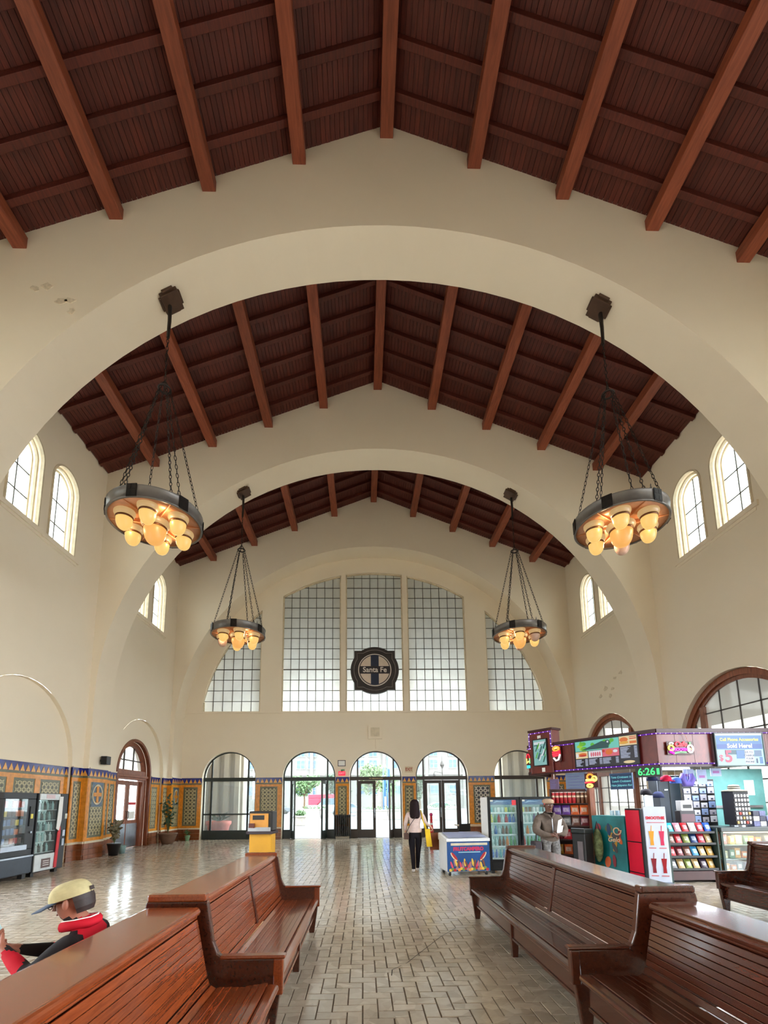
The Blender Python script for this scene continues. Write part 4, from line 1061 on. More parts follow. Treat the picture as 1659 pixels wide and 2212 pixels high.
# ================================================================== waiting benches
def bench(label, xc, y0, y1, capz=.92, wood_=None, faces=(1, -1), near_panel=True, far_panel=True, panel_top=.945):
    """double-sided slatted bench, back in the middle, running along Y"""
    t = thing('waiting_bench', label, 'bench', (xc, y0, 0), 0, 'long slatted waiting benches')
    wd = wood_ or BENCH; L = y1-y0; a, b = .055, L-.055
    def slat(name, p, q, th, s_, mat=wd, ya=a, yb=b, bev=.004):
        p, q = Vector((p[0], 0, p[1])), Vector((q[0], 0, q[1])); d = (q-p); n = Vector((-d.z, 0, d.x)).normalized()*th
        if n.z < 0: n = -n
        vs = [p, q, q-n, p-n]; mb = MB(); mb.prism([(s_*v.x, v.z) for v in vs], 'y', ya, yb)
        return mb.build(name, mat, t, bev=bev)
    for s_ in faces:
        # seat: seven slats and a rounded front nosing
        for k in range(7):
            d0 = .315+k*.046; slat('seat_slat', (d0+.0005, .372+k*.003+.004*abs(3-k)), (d0+.0455, .374+k*.003+.004*abs(3-k)), .02, s_)
        slat('seat_nosing', (.640, .402), (.712, .396), .045, s_, bev=.018)
        # hollow between seat and back
        slat('seat_slat', (.312, .376), (.272, .398), .02, s_); slat('back_slat', (.268, .402), (.252, .440), -.0+.02, s_)
        P0, P1 = Vector((.249, .446)), Vector((.170, capz-.075)); n = 8
        for k in range(n):
            q0 = P0+(P1-P0)*(k/n+.002); q1 = P0+(P1-P0)*((k+1)/n-.002); slat('back_slat', tuple(q0), tuple(q1), .018, s_)
        slat('back_rail', (P1.x-.002, P1.y+.004), (.166, capz-.02), .03, s_, bev=.008)
        mb = MB(); mb.box(min(s_*.62, s_*.645), max(s_*.62, s_*.645), a, b, .17, .362); mb.build('apron', BENCHD, t, bev=.006)
        mb = MB(); mb.box(min(s_*.645, s_*.655), max(s_*.645, s_*.655), a, b, .165, .19); mb.build('apron_bead', wd, t, bev=.004)
        # upright stile half way along the back, legs under the seat
        mb = MB(); yy = L*.5; mb.prism([(s_*.262, .43), (s_*.178, capz-.06), (s_*.150, capz-.06), (s_*.235, .43)], 'y', yy-.035, yy+.035); mb.build('stile', BENCHD, t, bev=.006)
        for yy in (L*.5,):
            mb = MB(); mb.prism([(s_*.60, .0), (s_*.655, .0), (s_*.665, .37), (s_*.57, .37)], 'y', yy-.03, yy+.03); mb.build('leg', BENCHD, t, bev=.005)
    # cap: broad flat board with rounded noses
    mb = MB(); e = []
    for i in range(9): aa = -math.pi/2+math.pi*i/8; e.append((.155+.030*math.cos(aa), capz-.03+.030*math.sin(aa)))
    mb.prism(e+[(-x, z) for x, z in reversed(e)], 'y', .05, L-.05); mb.build('back_cap', wd, t, bev=.004)
    mb = MB(); mb.box(-.13, .13, .06, L-.06, .40, capz-.05); mb.build('back_core', BENCHD, t)
    # end panels with low arms
    def panel(ya, yb):
        half = [(.0, .14), (.58, .14), (.60, 0), (.66, 0), (.70, .30), (.715, .50), (.715, .525), (.34, .525), (.285, .56), (.25, .64), (.205, panel_top-.05), (.0, panel_top-.05)]
        pts = half+[(-x, z) for x, z in reversed(half[1:-1])]
        mb = MB(); mb.prism(pts, 'y', ya, yb); o = mb.build('end_panel', BENCHD, t, bev=.008)
        mb = MB(); mb.box(-.195, .195, ya-.015, yb+.015, panel_top-.05, panel_top); mb.build('panel_cap', wd, o, bev=.012)
        for s_ in (1, -1):
            mb = MB(); mb.box(min(s_*.30, s_*.735), max(s_*.30, s_*.735), ya-.012, yb+.012, .525, .548); mb.build('arm_rail', wd, o, bev=.01)
            mb = MB(); mb.box(min(s_*.655, s_*.72), max(s_*.655, s_*.72), ya-.004, yb+.004, .30, .525); mb.build('arm_block', wd, o, bev=.008)
    if near_panel: panel(0, .055)
    if far_panel: panel(L-.055, L)
    return t
bench('nearest left bench whose back crosses the lower left corner', -1.82, .15, 3.31, .875, None, near_panel=True, far_panel=False)
bench('left bench beyond the first, its near end panel raised above the other back', -1.82, 3.33, 6.02, .92)
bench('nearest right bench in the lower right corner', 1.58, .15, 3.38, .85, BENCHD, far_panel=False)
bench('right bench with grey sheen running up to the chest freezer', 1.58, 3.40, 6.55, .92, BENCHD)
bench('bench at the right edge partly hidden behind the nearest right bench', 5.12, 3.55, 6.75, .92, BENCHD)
# ================================================================== refreshment kiosk
K0 = Vector((5.2, 9.0, 0)); K1 = Vector((3.62, 11.75, 0)); KL = (K0-K1).length
AROT = math.atan2(K0.y-K1.y, K0.x-K1.x)
FT, FB = 2.90, 2.20
def lab(o, label, cat, group=None): return tag(o, label, cat, group)
ks = thing('refreshment_kiosk', 'dark red wooden kiosk with purple light strips at the right', 'kiosk', (0, 0, 0))
KR_ = Vector((8.45, 9.0, 0)); KB = Vector((4.6, 12.9, 0)); KC = Vector((8.45, 12.9, 0))
def wall_run(name, p, q, z0, z1, th, mat, parent=ks, out=0.0):
    p, q = Vector(p), Vector(q); d = (q-p).normalized(); n = Vector((-d.y, d.x, 0))
    mb = MB(); mb.obox(p+Vector((0, 0, z0))-n*out, (q-p), n*th, Vector((0, 0, z1-z0))); return mb.build(name, mat, parent)
# fascia boards, one by one
def fascia(p, q, nb):
    p, q = Vector(p), Vector(q)
    for i in range(nb):
        a = p+(q-p)*(i/nb); b = p+(q-p)*((i+1)/nb-.006/((q-p).length))
        wall_run('fascia_board', a, b, FB+.04, FT-.04, .04, KIOSK)
fascia(K1, K0, 10); fascia(K0, KR_, 9); fascia(KB, K1, 3)
DKW = M('kiosk_trim', (58, 20, 20), .4)
for p, q in ((K1, K0), (K0, KR_), (KB, K1)):
    wall_run('top_moulding', p, q, FT-.05, FT+.02, .08, DKW, out=.02); wall_run('bottom_moulding', p, q, FB-.03, FB+.05, .08, DKW, out=.02)
mb = MB(); mb.prism([(K1.x+.03, K1.y), (K0.x, K0.y+.03), (KR_.x, KR_.y+.03), (KC.x, KC.y), (KB.x, KB.y)], 'z', FT-.12, FT-.06); mb.build('roof', DKW, ks)
mb = MB(); mb.prism([(K1.x+.05, K1.y), (K0.x, K0.y+.05), (KR_.x, KR_.y+.05), (KC.x, KC.y), (KB.x, KB.y)], 'z', FB+.10, FB+.14); mb.build('ceiling_panel', M('kiosk_ceiling', (206, 204, 200), .6), ks)
# raised sign block
n = Vector((math.sin(AROT), -math.cos(AROT), 0))        # outward normal of the slanting side
ux = Vector((math.cos(AROT), math.sin(AROT), 0))
def AP(s_, out, z): return K1+ux*s_+n*out+Vector((0, 0, z))
mb = MB(); mb.obox(AP(.12, .06, FB), ux*.66, -n*.30, Vector((0, 0, 1.05))); mb.build('raised_block', KIOSK, ks, bev=.008)
mb = MB(); mb.obox(AP(.09, .08, FB+1.03), ux*.72, -n*.34, Vector((0, 0, .05))); mb.build('raised_cap', DKW, ks)
# light strips
LEDS = emitter('led_strip', (96, 30, 170), .8); BEAD = emitter('led_bead', (226, 196, 255), 2.2)
def strip(pts, name='light_strip'):
    mb = MB(); mb.tube(pts, .012, 5); mb.build(name, LEDS, ks)
    b = MB()
    for p, q in zip(pts, pts[1:]):
        p, q = Vector(p), Vector(q); k = max(1, int((q-p).length/.11))
        for i in range(k): b.blob(p+(q-p)*((i+.5)/k), .014, .014, .014, 5, 3)
    o = b.build('light_beads', BEAD, ks); o['kind'] = 'stuff'
zt_, zb_ = FT-.075, FB+.03
strip([AP(0, .035, zt_-.0), AP(.13, .035, zt_), AP(.13, .09, zt_), AP(.13, .09, FB+.99), AP(.77, .09, FB+.99), AP(.77, .09, zt_), AP(.80, .035, zt_), AP(KL, .035, zt_), (K0.x, K0.y-.035, zt_), (KR_.x, KR_.y-.035, zt_)])
strip([AP(.80, .035, zb_), AP(KL, .035, zb_), (K0.x, K0.y-.035, zb_), (KR_.x, KR_.y-.035, zb_)])
for x, y in ((4.50, 10.42), (8.35, 9.15), (4.62, 12.75), (8.3, 12.75), (6.9, 12.75)):
    mb = MB(); mb.box(x-.06, x+.06, y-.06, y+.06, 0, FB+.1); mb.build('post', DOORW, ks, bev=.008)
# fluorescent tubes: real lamps under the kiosk ceiling
TUBE = emitter('tube_light', (236, 246, 255), 5.0)
for k, (a, b) in enumerate([(AP(.35, -.35, 2.26), AP(1.05, -.35, 2.26)), (AP(1.25, -.35, 2.26), AP(2.0, -.35, 2.26)), (AP(2.1, -.35, 2.26), AP(2.9, -.35, 2.26)), ((5.5, 9.5, 2.26), (6.4, 9.5, 2.26)), ((6.6, 9.5, 2.26), (7.5, 9.5, 2.26)), ((6.0, 11.0, 2.26), (7.2, 11.0, 2.26)), ((7.6, 9.6, 2.26), (8.2, 9.6, 2.26))]):
    mb = MB(); mb.tube([a, b], .028, 8); mb.build('light_tube', TUBE, ks, True)
    c = (Vector(a)+Vector(b))/2; ld = bpy.data.lights.new('kiosk_tube', 'AREA'); ld.shape = 'RECTANGLE'; ld.size = .9; ld.size_y = .06; ld.energy = 11; ld.color = (.92, .97, 1)
    lo = bpy.data.objects.new('kiosk_tube', ld); C.objects.link(lo); lo.location = c-Vector((0, 0, .04)); lo.rotation_euler = (0, 0, math.atan2(Vector(b).y-Vector(a).y, Vector(b).x-Vector(a).x))

# ---- flat printed surfaces: small coloured rectangles on a board
def board(name, label, cat, loc, rot, w, h, back, th=.03, frame=None):
    t = thing(name, label, cat, loc, rot)
    mb = MB(); mb.box(-w/2, w/2, -th, 0, -h/2, h/2); mb.build('panel', back, t)
    if frame:
        e = .02; mb = MB()
        for b in ((-w/2-e, w/2+e, h/2, h/2+e), (-w/2-e, w/2+e, -h/2-e, -h/2), (-w/2-e, -w/2, -h/2, h/2), (w/2, w/2+e, -h/2, h/2)): mb.box(b[0], b[1], -th-.012, 0, b[2], b[3])
        mb.build('frame', frame, t)
    return t
def patch(t, name, x0, x1, z0, z1, mat, y=-.034):
    mb = MB(); mb.box(x0, x1, y-.002, y, z0, z1); return mb.build(name, mat, t)
def spot(t, name, x, z, rx, rz, mat, y=-.036, n=16, rot=0.0):
    mb = MB(); c, s_ = math.cos(rot), math.sin(rot)
    mb.prism([(x+rx*math.cos(2*math.pi*i/n)*c-rz*math.sin(2*math.pi*i/n)*s_, z+rx*math.cos(2*math.pi*i/n)*s_+rz*math.sin(2*math.pi*i/n)*c) for i in range(n)], 'y', y-.002, y); return mb.build(name, mat, t)
def glow(name, c, s_=.9): return emitter(name, c, s_)
rm = random.Random(21)
# backlit menu board on the slanting side
p = AP((1.41+2.83)/2, .05, 2.56)
mn = board('menu_board', 'backlit menu board with green train picture, food photographs and price lists', 'menu board', p, AROT, 1.42, .58, M('menu_black', (38, 38, 50), .4), frame=BLACK)
SC = .55
GR = glow('menu_green', (96, 190, 60), SC); TE = glow('menu_teal', (120, 214, 200), SC); DT = glow('menu_dark_teal', (40, 84, 86), SC); WH = glow('menu_white', (236, 240, 248), SC); OR = glow('menu_orange', (232, 120, 50), SC); PK = glow('menu_pink', (232, 110, 130), SC); LB = glow('menu_text', (206, 216, 244), SC*.9); CRM = glow('menu_cream', (244, 220, 170), SC); RDm = glow('menu_red', (206, 50, 40), SC)
patch(mn, 'train_picture', -.70, .33, .06, .28, TE); 
for k in range(14): spot(mn, 'foliage', -.70+.95*rm.random(), .10+.15*rm.random(), .03+.05*rm.random(), .03+.03*rm.random(), GR if k % 3 else glow('menu_lime', (170, 220, 70), SC), -.037)
mb = MB(); mb.prism([(-.55, .08), (.1, .08), (.1, .2), (-.05, .24), (-.3, .16)], 'y', -.042, -.038); mb.build('locomotive', DT, mn); spot(mn, 'locomotive_front', .08, .19, .06, .065, DT, -.042); spot(mn, 'headlamp', .09, .21, .02, .022, WH, -.045)
patch(mn, 'burger_picture', .34, .71, .09, .285, CRM); spot(mn, 'bun', .44, .21, .09, .05, OR, -.038); spot(mn, 'bun', .44, .15, .10, .03, glow('menu_gold', (236, 176, 70), SC), -.040); patch(mn, 'sausages', .56, .70, .12, .17, OR, -.038); patch(mn, 'bacon', .56, .70, .21, .23, RDm, -.038); patch(mn, 'bacon', .56, .70, .25, .265, RDm, -.038)
patch(mn, 'food_picture', -.70, -.40, -.10, .05, CRM); spot(mn, 'sandwich', -.52, -.01, .10, .03, OR, -.038); spot(mn, 'filling', -.52, -.04, .10, .02, RDm, -.040); spot(mn, 'cup', -.66, -.03, .03, .05, WH, -.038)
patch(mn, 'food_picture', -.38, -.06, -.10, .05, WH); [spot(mn, 'ice_drink', -.31+.05*k, -.03, .02, .05, PK, -.038) for k in range(5)]
patch(mn, 'food_picture', -.05, .32, -.10, .07, PK); spot(mn, 'fried_food', .10, -.01, .08, .06, OR, -.038); spot(mn, 'fried_food', -.02, .02, .03, .03, RDm, -.040); spot(mn, 'dip', .24, .0, .05, .03, WH, -.038)
for x0, x1, zt, nrow in ((-.70, -.41, -.12, 7), (-.38, -.07, -.12, 6), (-.05, .30, -.12, 6), (.35, .70, .07, 11)):
    for r_ in range(nrow):
        z = zt-.022*r_-.01; w_ = (x1-x0)*rm.uniform(.35, .65)
        patch(mn, 'text_line', x0, x0+w_, z-.007, z+.005, LB, -.036); patch(mn, 'price_line', x1-.06, x1, z-.007, z+.005, LB, -.036)
spot(mn, 'plate', .52, -.25, .12, .03, CRM, -.038)
# poster on the raised block
p = AP(.45, .065, 2.705)
ps = board('train_poster', 'teal tinted framed poster on the raised corner block of the kiosk', 'poster', p, AROT, .38, .62, glow('poster_teal', (150, 206, 204), .5), frame=BLACK)
patch(ps, 'title_bar', -.17, .15, .20, .26, glow('poster_title', (232, 240, 248), .5)); patch(ps, 'title_bar', -.17, .05, .165, .185, DT)
for k in range(16):
    a = rm.uniform(-.16, .12); b = rm.uniform(-.26, .10); mb = MB(); mb.prism([(a, b), (a+.03, b), (a+.09, b+.14), (a+.07, b+.15)], 'y', -.037-.0004*k, -.034); mb.build('print_shape', (DT, WH, GR)[k % 3] if k % 4 else DT, ps)
t = board('wall_sticker', 'small white sticker above the train poster', 'sticker', AP(.42, .062, 3.09), AROT, .10, .07, PAPER, .006)
t = board('wall_sticker', 'small white square sticker below the train poster', 'sticker', AP(.50, .062, 2.28), AROT, .09, .10, PAPER, .006)
# neon shapes
def neon(name, label, loc, rot, parts, cat='neon sign'):
    t = thing(name, label, cat, loc, rot)
    mb = MB(); xs = [q[0] for _, pts, _, _ in parts for q in pts]; zs = [q[1] for _, pts, _, _ in parts for q in pts]
    mb.box(min(xs)-.02, max(xs)+.02, -.012, 0, min(zs)-.02, max(zs)+.02); mb.build('backing', M('acrylic_dark', (70, 30, 32), .3), t)
    for nm, pts, r, mt in parts:
        mb = MB(); mb.tube([(x, -.03, z) for x, z in pts], r, 6); mb.build(nm, mt, t, True)
    return t
def ell(cx, cz, rx, rz, a0=0, a1=360, n=20): return [(cx+rx*math.cos(R(a0+(a1-a0)*i/n)), cz+rz*math.sin(R(a0+(a1-a0)*i/n))) for i in range(n+1)]
NR, NY, NC, NW, NM, NG, NO = [emitter('neon_'+q, c, s_) for q, c, s_ in (('red', (255, 40, 60), 1.6), ('yellow', (255, 226, 110), 1.5), ('cyan', (60, 220, 240), 1.4), ('white', (255, 246, 240), 1.8), ('magenta', (255, 40, 230), 1.6), ('green', (140, 240, 150), 1.4), ('orange', (255, 140, 50), 1.6))]
neon('popsicle_neon', 'neon ice lolly in red yellow and cyan at the far end of the kiosk', AP(.06, .05, 2.52), AROT, [('arc_top', ell(0, .07, .045, .11, 0, 180), .011, NR), ('arc_side', [(-.045, .07), (-.045, -.06)], .011, NY), ('arc_side', [(.045, .07), (.045, -.06)], .011, NG), ('middle', [(-.03, -.03), (.03, 0)], .016, NY), ('foot', [(-.04, -.12), (.04, -.12), (.04, -.16), (-.04, -.16)], .018, NC)])
neon('ice_cream_neon', 'round red and white neon ice cream sign beside the raised block', AP(.90, .05, 2.64), AROT, [('scoop', ell(0, .11, .08, .05), .022, NO), ('scoop_heart', [(-.04, .12), (.04, .13)], .02, NY), ('lettering_bar', [(-.10, .03), (.10, .05)], .022, NR), ('lettering_bar', [(-.10, -.02), (.10, .0)], .024, NR), ('lettering_bar', [(-.09, -.06), (.06, -.05)], .02, NR), ('cone', [(-.08, -.10), (-.02, -.17), (.05, -.15), (.10, -.03)], .018, NW)])
nc = neon('cafe_neon', 'red and magenta neon cafe sign with cup and milkshake shapes', (5.62, 8.965, 2.555), 0, [('cup', ell(-.19, -.02, .05, .05), .016, NY), ('cup_top', ell(-.18, .05, .035, .03, 0, 180), .014, NW), ('bar', [(-.22, -.09), (-.14, -.13)], .02, NM), ('swoosh', [(-.14, -.13), (-.02, -.10), (.10, -.11)], .014, NG), ('shake', ell(.19, -.04, .05, .07), .017, NW), ('shake_heart', ell(.18, -.05, .015, .025), .01, NY), ('straw', [(.19, .05), (.19, .09)], .014, NG)])
put_text('Cafe', .13, NR, nc, (-.0, -.03, .05), (R(90), 0, 0), 'neon_lettering', depth=.008, bold=.004, shear=.2); put_text('SMOOTHIE', .078, NM, nc, (0, -.03, -.055), (R(90), 0, 0), 'neon_lettering', depth=.008, bold=.003)
mb = MB(); mb.tube([(.17, -.02, .10), (.12, -.01, .24), (.02, -.005, .30)], .004, 5); mb.build('cord', M('cord_pink', (206, 150, 140), .6), nc)
# screen on the front
scn = board('display_screen', 'bright blue advertising screen reading Cell Phone Accessories Sold Here', 'screen', (6.77, 8.955, 2.495), 0, .93, .62, glow('screen_pale', (176, 222, 236), .75), .04, frame=M('screen_dark_green', (30, 46, 46), .4))
SB = glow('screen_blue', (84, 134, 196), .7); patch(scn, 'blue_band', -.45, .45, .0, .27, SB, -.041); patch(scn, 'blue_band', -.45, .45, .02, .10, glow('screen_blue_deep', (70, 104, 186), .7), -.0435); patch(scn, 'white_edge', -.465, .465, .28, .31, glow('screen_white', (244, 250, 255), .8), -.041)
patch(scn, 'dark_picture', -.30, .10, -.10, -.01, glow('screen_slate', (70, 110, 130), .6), -.041); patch(scn, 'picture', -.08, .08, -.18, -.02, SB, -.0435); patch(scn, 'picture', .28, .42, -.14, -.02, glow('screen_slate2', (110, 140, 180), .6), -.041); patch(scn, 'picture', .30, .33, -.27, -.18, glow('screen_navy', (40, 60, 110), .6), -.041); patch(scn, 'picture', .37, .43, -.28, -.15, SB, -.041); patch(scn, 'white_patch', .08, .26, -.28, -.02, glow('screen_white', (244, 250, 255), .8), -.041)
rx = (R(90), 0, 0)
put_text('Cell Phone Accessories', .082, glow('screen_yellow', (240, 246, 120), .8), scn, (0, -.047, .19), rx, depth=.001, bold=.003, sx=.98); put_text('Sold Here!', .115, glow('screen_white', (244, 250, 255), .8), scn, (.0, -.047, .065), rx, depth=.001, bold=.004)
put_text('$', .16, glow('screen_rose', (226, 70, 110), .75), scn, (-.39, -.047, -.17), rx, depth=.001, bold=.004); put_text('5', .32, glow('screen_rose', (226, 70, 110), .75), scn, (-.24, -.047, -.15), rx, depth=.001, bold=.008)
for i, w_ in enumerate(('US TO', 'CHARGE', 'YOUR', 'PHONE')): put_text(w_, .052, glow('screen_navy', (40, 60, 110), .6), scn, (.17, -.047, -.06-.062*i), rx, depth=.001, bold=.001)
# clock and chalkboard under the fascia
ck = board('led_clock', 'black digital clock with green figures under the kiosk corner', 'clock', AP(2.96, -.02, 2.085), AROT, .50, .20, BLACK, .05)
put_text('6:26', .20, emitter('clock_green', (60, 255, 120), 1.3), ck, (-.03, -.053, 0), rx, depth=.001, bold=.003); patch(ck, 'small_figures', .17, .22, -.06, .06, emitter('clock_green', (60, 255, 120), 1.3), -.05)
mb = MB(); mb.box(-.2, -.19, -.03, -.02, .1, .2); mb.box(.19, .2, -.03, -.02, .1, .2); mb.build('hanger', IRON, ck)
cb = board('chalkboard', 'blue chalkboard with hand written cyan lines hanging inside the kiosk', 'chalkboard', AP(2.32, -.12, 1.93), AROT, .45, .30, M('chalk_navy', (40, 66, 104), .6), .02, frame=M('chalk_frame', (60, 90, 130), .5))
CHK = glow('chalk_cyan', (130, 226, 236), .55)
for i, w_ in enumerate(('Tuna Croissant 10', 'Lunch Croissant', 'Ham Jalapeno Roll')): put_text(w_, .062, CHK, cb, (0, -.024, .085-.085*i), rx, 'chalk_lettering', depth=.001, shear=.25, bold=.001)
mb = MB(); mb.tube([(-.2, -.01, .15), (-.2, -.01, .36)], .004, 4); mb.tube([(.2, -.01, .15), (.2, -.01, .36)], .004, 4); mb.build('cord', PAPER, cb)

# ================================================================== chest freezer
fz = thing('chest_freezer', 'blue chest freezer with ice lolly pictures and sliding glass top', 'freezer', (1.66, 10.18, 0), R(6))
FBL = M('freezer_blue', (10, 72, 136), .4, var=.25, scale=3); FW = M('freezer_white', (224, 228, 232), .4, var=.03)
mb = MB(); mb.box(-.47, .47, 0, .62, .08, .70); mb.build('body', FW, fz, bev=.015)
mb = MB(); mb.box(-.465, .465, -.012, 0, .09, .695); mb.build('front_picture', FBL, fz)
mb = MB(); mb.prism([(-.03, .70), (.64, .70), (.64, .84), (.60, .86), (-.03, .76)], 'x', -.48, .48); mb.build('lid_frame', FW, fz, bev=.008)
for x0, x1, z in ((-.42, .03, .004), (-.02, .42, .010)):
    mb = MB(); mb.quad((x0, .02, .775+z), (x1, .02, .775+z), (x1, .56, .86+z), (x0, .56, .86+z)); mb.build('sliding_glass', M('lid_glass', (150, 172, 226), .08, .2, var=.15, scale=3), fz)
mb = MB(); mb.box(-.38, .42, -.016, -.012, .62, .67); mb.build('trim_strip', M('freezer_trim', (206, 196, 170), .5), fz)
put_text('FRUTCAMPERO', .10, M('freezer_magenta', (196, 40, 90), .4, var=0), fz, (0, -.016, .545), rx, 'brand_lettering', depth=.002, bold=.006, sx=.95)
mb = MB(); mb.box(-.22, .26, -.015, -.012, .47, .49); mb.build('text_line', M('freezer_pale', (150, 200, 214), .5), fz)
def fspot(x, z, rx_, rz_, mat, rot=0.0, y=-.013): return spot(fz, 'print_shape', x, z, rx_, rz_, mat, y, 12, rot)
WMr, WMo, WMw = M('print_red', (176, 34, 40), .5, var=0), M('print_orange', (226, 140, 60), .5, var=0), M('print_cream', (226, 206, 170), .5, var=0)
fspot(-.32, .39, .11, .035, WMw, -.9); fspot(-.31, .40, .10, .026, WMr, -.9, -.0155); fspot(.32, .39, .11, .035, WMw, .9); fspot(.31, .40, .10, .026, WMr, .9, -.0155)
cols = [M('print_pink', (214, 70, 96), .5, var=0), M('print_brown', (120, 70, 56), .5, var=0), M('print_yellow', (226, 190, 70), .5, var=0), M('print_mauve', (160, 120, 130), .5, var=0), M('print_green', (110, 140, 70), .5, var=0), WMo, WMr]
for k in range(16): fspot(-.36+.045*k+rm.uniform(-.01, .01), .24+rm.uniform(-.04, .04), .022, .085, cols[(k*3) % 4], rm.uniform(-.5, .5), -.0135-.0004*k)
for k in range(18): fspot(-.40+.047*k, .14+rm.uniform(-.02, .02), .035, .03, cols[2+(k*2) % 5], 0, -.021-.0003*k)
for x in (-.40, .40):
    for y in (.06, .54):
        mb = MB(); mb.lathe([(.0001, -.02), (.04, -.02), (.04, .02), (.0001, .02)], 10); mb.xf(Matrix.Translation((x, y, .04)) @ Matrix.Rotation(R(90), 4, 'Y')); mb.build('castor', BLACK, fz)
        mb = MB(); mb.box(x-.025, x+.025, y-.02, y+.02, .04, .09); mb.build('castor_fork', STEEL, fz)

# ================================================================== two drinks fridges and what stands in them
FRD = M('fridge_black', (16, 17, 19), .4, spec=.25)
SHZ = [.30, .555, .805, 1.055, 1.28]
def fridge(label, x, y, w=.70, side=False):
    t = thing('drinks_fridge', label, 'fridge', (x, y, 0), 0, 'glass door drinks fridges')
    mb = MB(); mb.box(0, w, .06, .66, .06, .26); mb.box(0, w, .62, .66, .26, 1.63); mb.box(0, .03, .06, .62, .26, 1.63); mb.box(w-.03, w, .06, .62, .26, 1.63); mb.box(.03, w-.03, .06, .62, 1.58, 1.63); mb.build('cabinet', WHITE if side else FRD, t)
    for fx_ in (.04, w-.10): mb = MB(); mb.box(fx_, fx_+.06, .04, .60, 0, .06); mb.build('foot', BLACK, t)
    mb = MB(); mb.box(0, w, 0, .06, .06, .25); o = mb.build('grille', FRD, t, bev=.006)
    for k in range(5): mb = MB(); mb.box(.06, w-.06, -.006, 0, .09+.03*k, .10+.03*k); mb.build('louvre', BLACK, o)
    mb = MB(); mb.box(0, .055, 0, .06, .25, 1.63); mb.box(w-.055, w, 0, .06, .25, 1.63); mb.box(.055, w-.055, 0, .06, .25, .29); mb.box(.055, w-.055, 0, .06, 1.57, 1.63); d = mb.build('door', FRD, t, bev=.006)
    mb = MB(); mb.box(.055, w-.055, .028, .034, .29, 1.57); mb.build('glass', CLEAR, d)
    mb = MB(); mb.box(.01, .03, -.04, 0, .7, 1.1); mb.build('handle', FRD, d, bev=.006)
    mb = MB(); mb.box(.03, w-.03, .60, .62, .27, 1.57); mb.build('back_panel', emitter('fridge_light', (176, 226, 224), .35), t)
    mb = MB(); mb.box(.045, .06, .07, .60, .27, 1.57); mb.build('side_light', emitter('fridge_side_light', (206, 246, 240), .9), t)
    for z in SHZ: mb = MB(); mb.box(.035, w-.035, .08, .58, z-.014, z); mb.box(.035, w-.035, .075, .085, z-.01, z+.02); mb.build('shelf', M('shelf_white', (216, 230, 230), .4, var=.02), t)
    mb = MB(); mb.box(.06, w-.06, .036, .040, 1.46, 1.57); h = mb.build('header', glow('fridge_header', (40, 120, 180), .45), t)
    mb = MB(); mb.prism([(.12, 1.49), (.20, 1.55), (.34, 1.535), (.46, 1.54), (.34, 1.52), (.22, 1.525)], 'y', .030, .0345); mb.build('header_mark', glow('header_pale', (170, 214, 240), .5), h)
    mb = MB(); mb.box(w-.16, w-.065, .024, .028, 1.45, 1.56); mb.build('red_sticker', RED, d)
    mb = MB(); mb.box(.06, .12, .024, .028, 1.53, 1.57); mb.build('pale_sticker', M('sticker_grey', (196, 200, 190), .5), d)
    return t
fridge('left glass door drinks fridge with a white side wall', 2.18, 10.40, side=True); fridge('right glass door drinks fridge partly behind the standing man', 2.89, 10.40)
def can_prof(r, h): return [(r*.85, 0), (r, .012), (r, h-.014), (r*.85, h), (.001, h)]
PROF = {'bottle': bottle_prof(.034, .195), 'can': can_prof(.032, .125), 'tall_bottle': bottle_prof(.032, .215)}
BC = {'blue': (40, 110, 190), 'red': (176, 36, 44), 'green': (70, 150, 90), 'clear': (186, 214, 216), 'brown': (110, 72, 48), 'yellow': (214, 206, 90), 'white': (226, 230, 230), 'purple': (84, 62, 120), 'teal': (60, 160, 170), 'orange': (222, 130, 60)}
BMC = {}
def drink_mesh(kind, col):
    if (kind, col) not in BMC:
        t = MB(); t.lathe(PROF[kind], 10); BMC[kind, col] = t.mesh(kind, M('drink_'+col, BC[col], .2, var=.15, scale=20), True)
    return BMC[kind, col]
ROWS = [('bottom', 'bottle', ['blue', 'blue', 'teal', 'blue', 'clear', 'clear', 'blue']), ('second', 'tall_bottle', ['clear', 'clear', 'brown', 'brown', 'orange', 'green', 'green']), ('third', 'bottle', ['clear', 'blue', 'clear', 'brown', 'brown', 'green', 'clear']), ('fourth', 'bottle', ['yellow', 'green', 'red', 'clear', 'red', 'blue', 'blue']), ('top', 'can', ['teal', 'clear', 'white', 'clear', 'yellow', 'green', 'green'])]
ROWS2 = [('bottom', 'bottle', ['clear', 'blue', 'blue', 'clear', 'teal', 'clear', 'blue']), ('second', 'tall_bottle', ['red', 'green', 'green', 'green', 'green', 'brown', 'red']), ('third', 'bottle', ['clear', 'orange', 'clear', 'white', 'brown', 'clear', 'white']), ('fourth', 'tall_bottle', ['white', 'white', 'clear', 'purple', 'clear', 'purple', 'clear']), ('top', 'can', ['yellow', 'brown', 'brown', 'white', 'white', 'teal', 'clear'])]
NTH_ = ['first', 'second', 'third', 'fourth', 'fifth', 'sixth', 'seventh']
ORD = {'bottom': 'lowest', 'second': 'second lowest', 'third': 'middle', 'fourth': 'second highest', 'top': 'top'}
for fx, side, rows in ((2.18, 'left', ROWS), (2.89, 'right', ROWS2)):
    for (rn, kd, cs), z in zip(rows, SHZ):
        for k, cc in enumerate(cs):
            o = link('drink_can' if kd == 'can' else 'drink_bottle', drink_mesh(kd, cc), None, 0, (fx+.10+k*.083, 10.40+.13, z+.0005))
            tag(o, '%s drink %s, %s from left on the %s shelf of the %s fridge' % (cc, 'can' if kd == 'can' else 'bottle', NTH_[k], ORD[rn], side), 'drink', 'drinks in the two fridges')

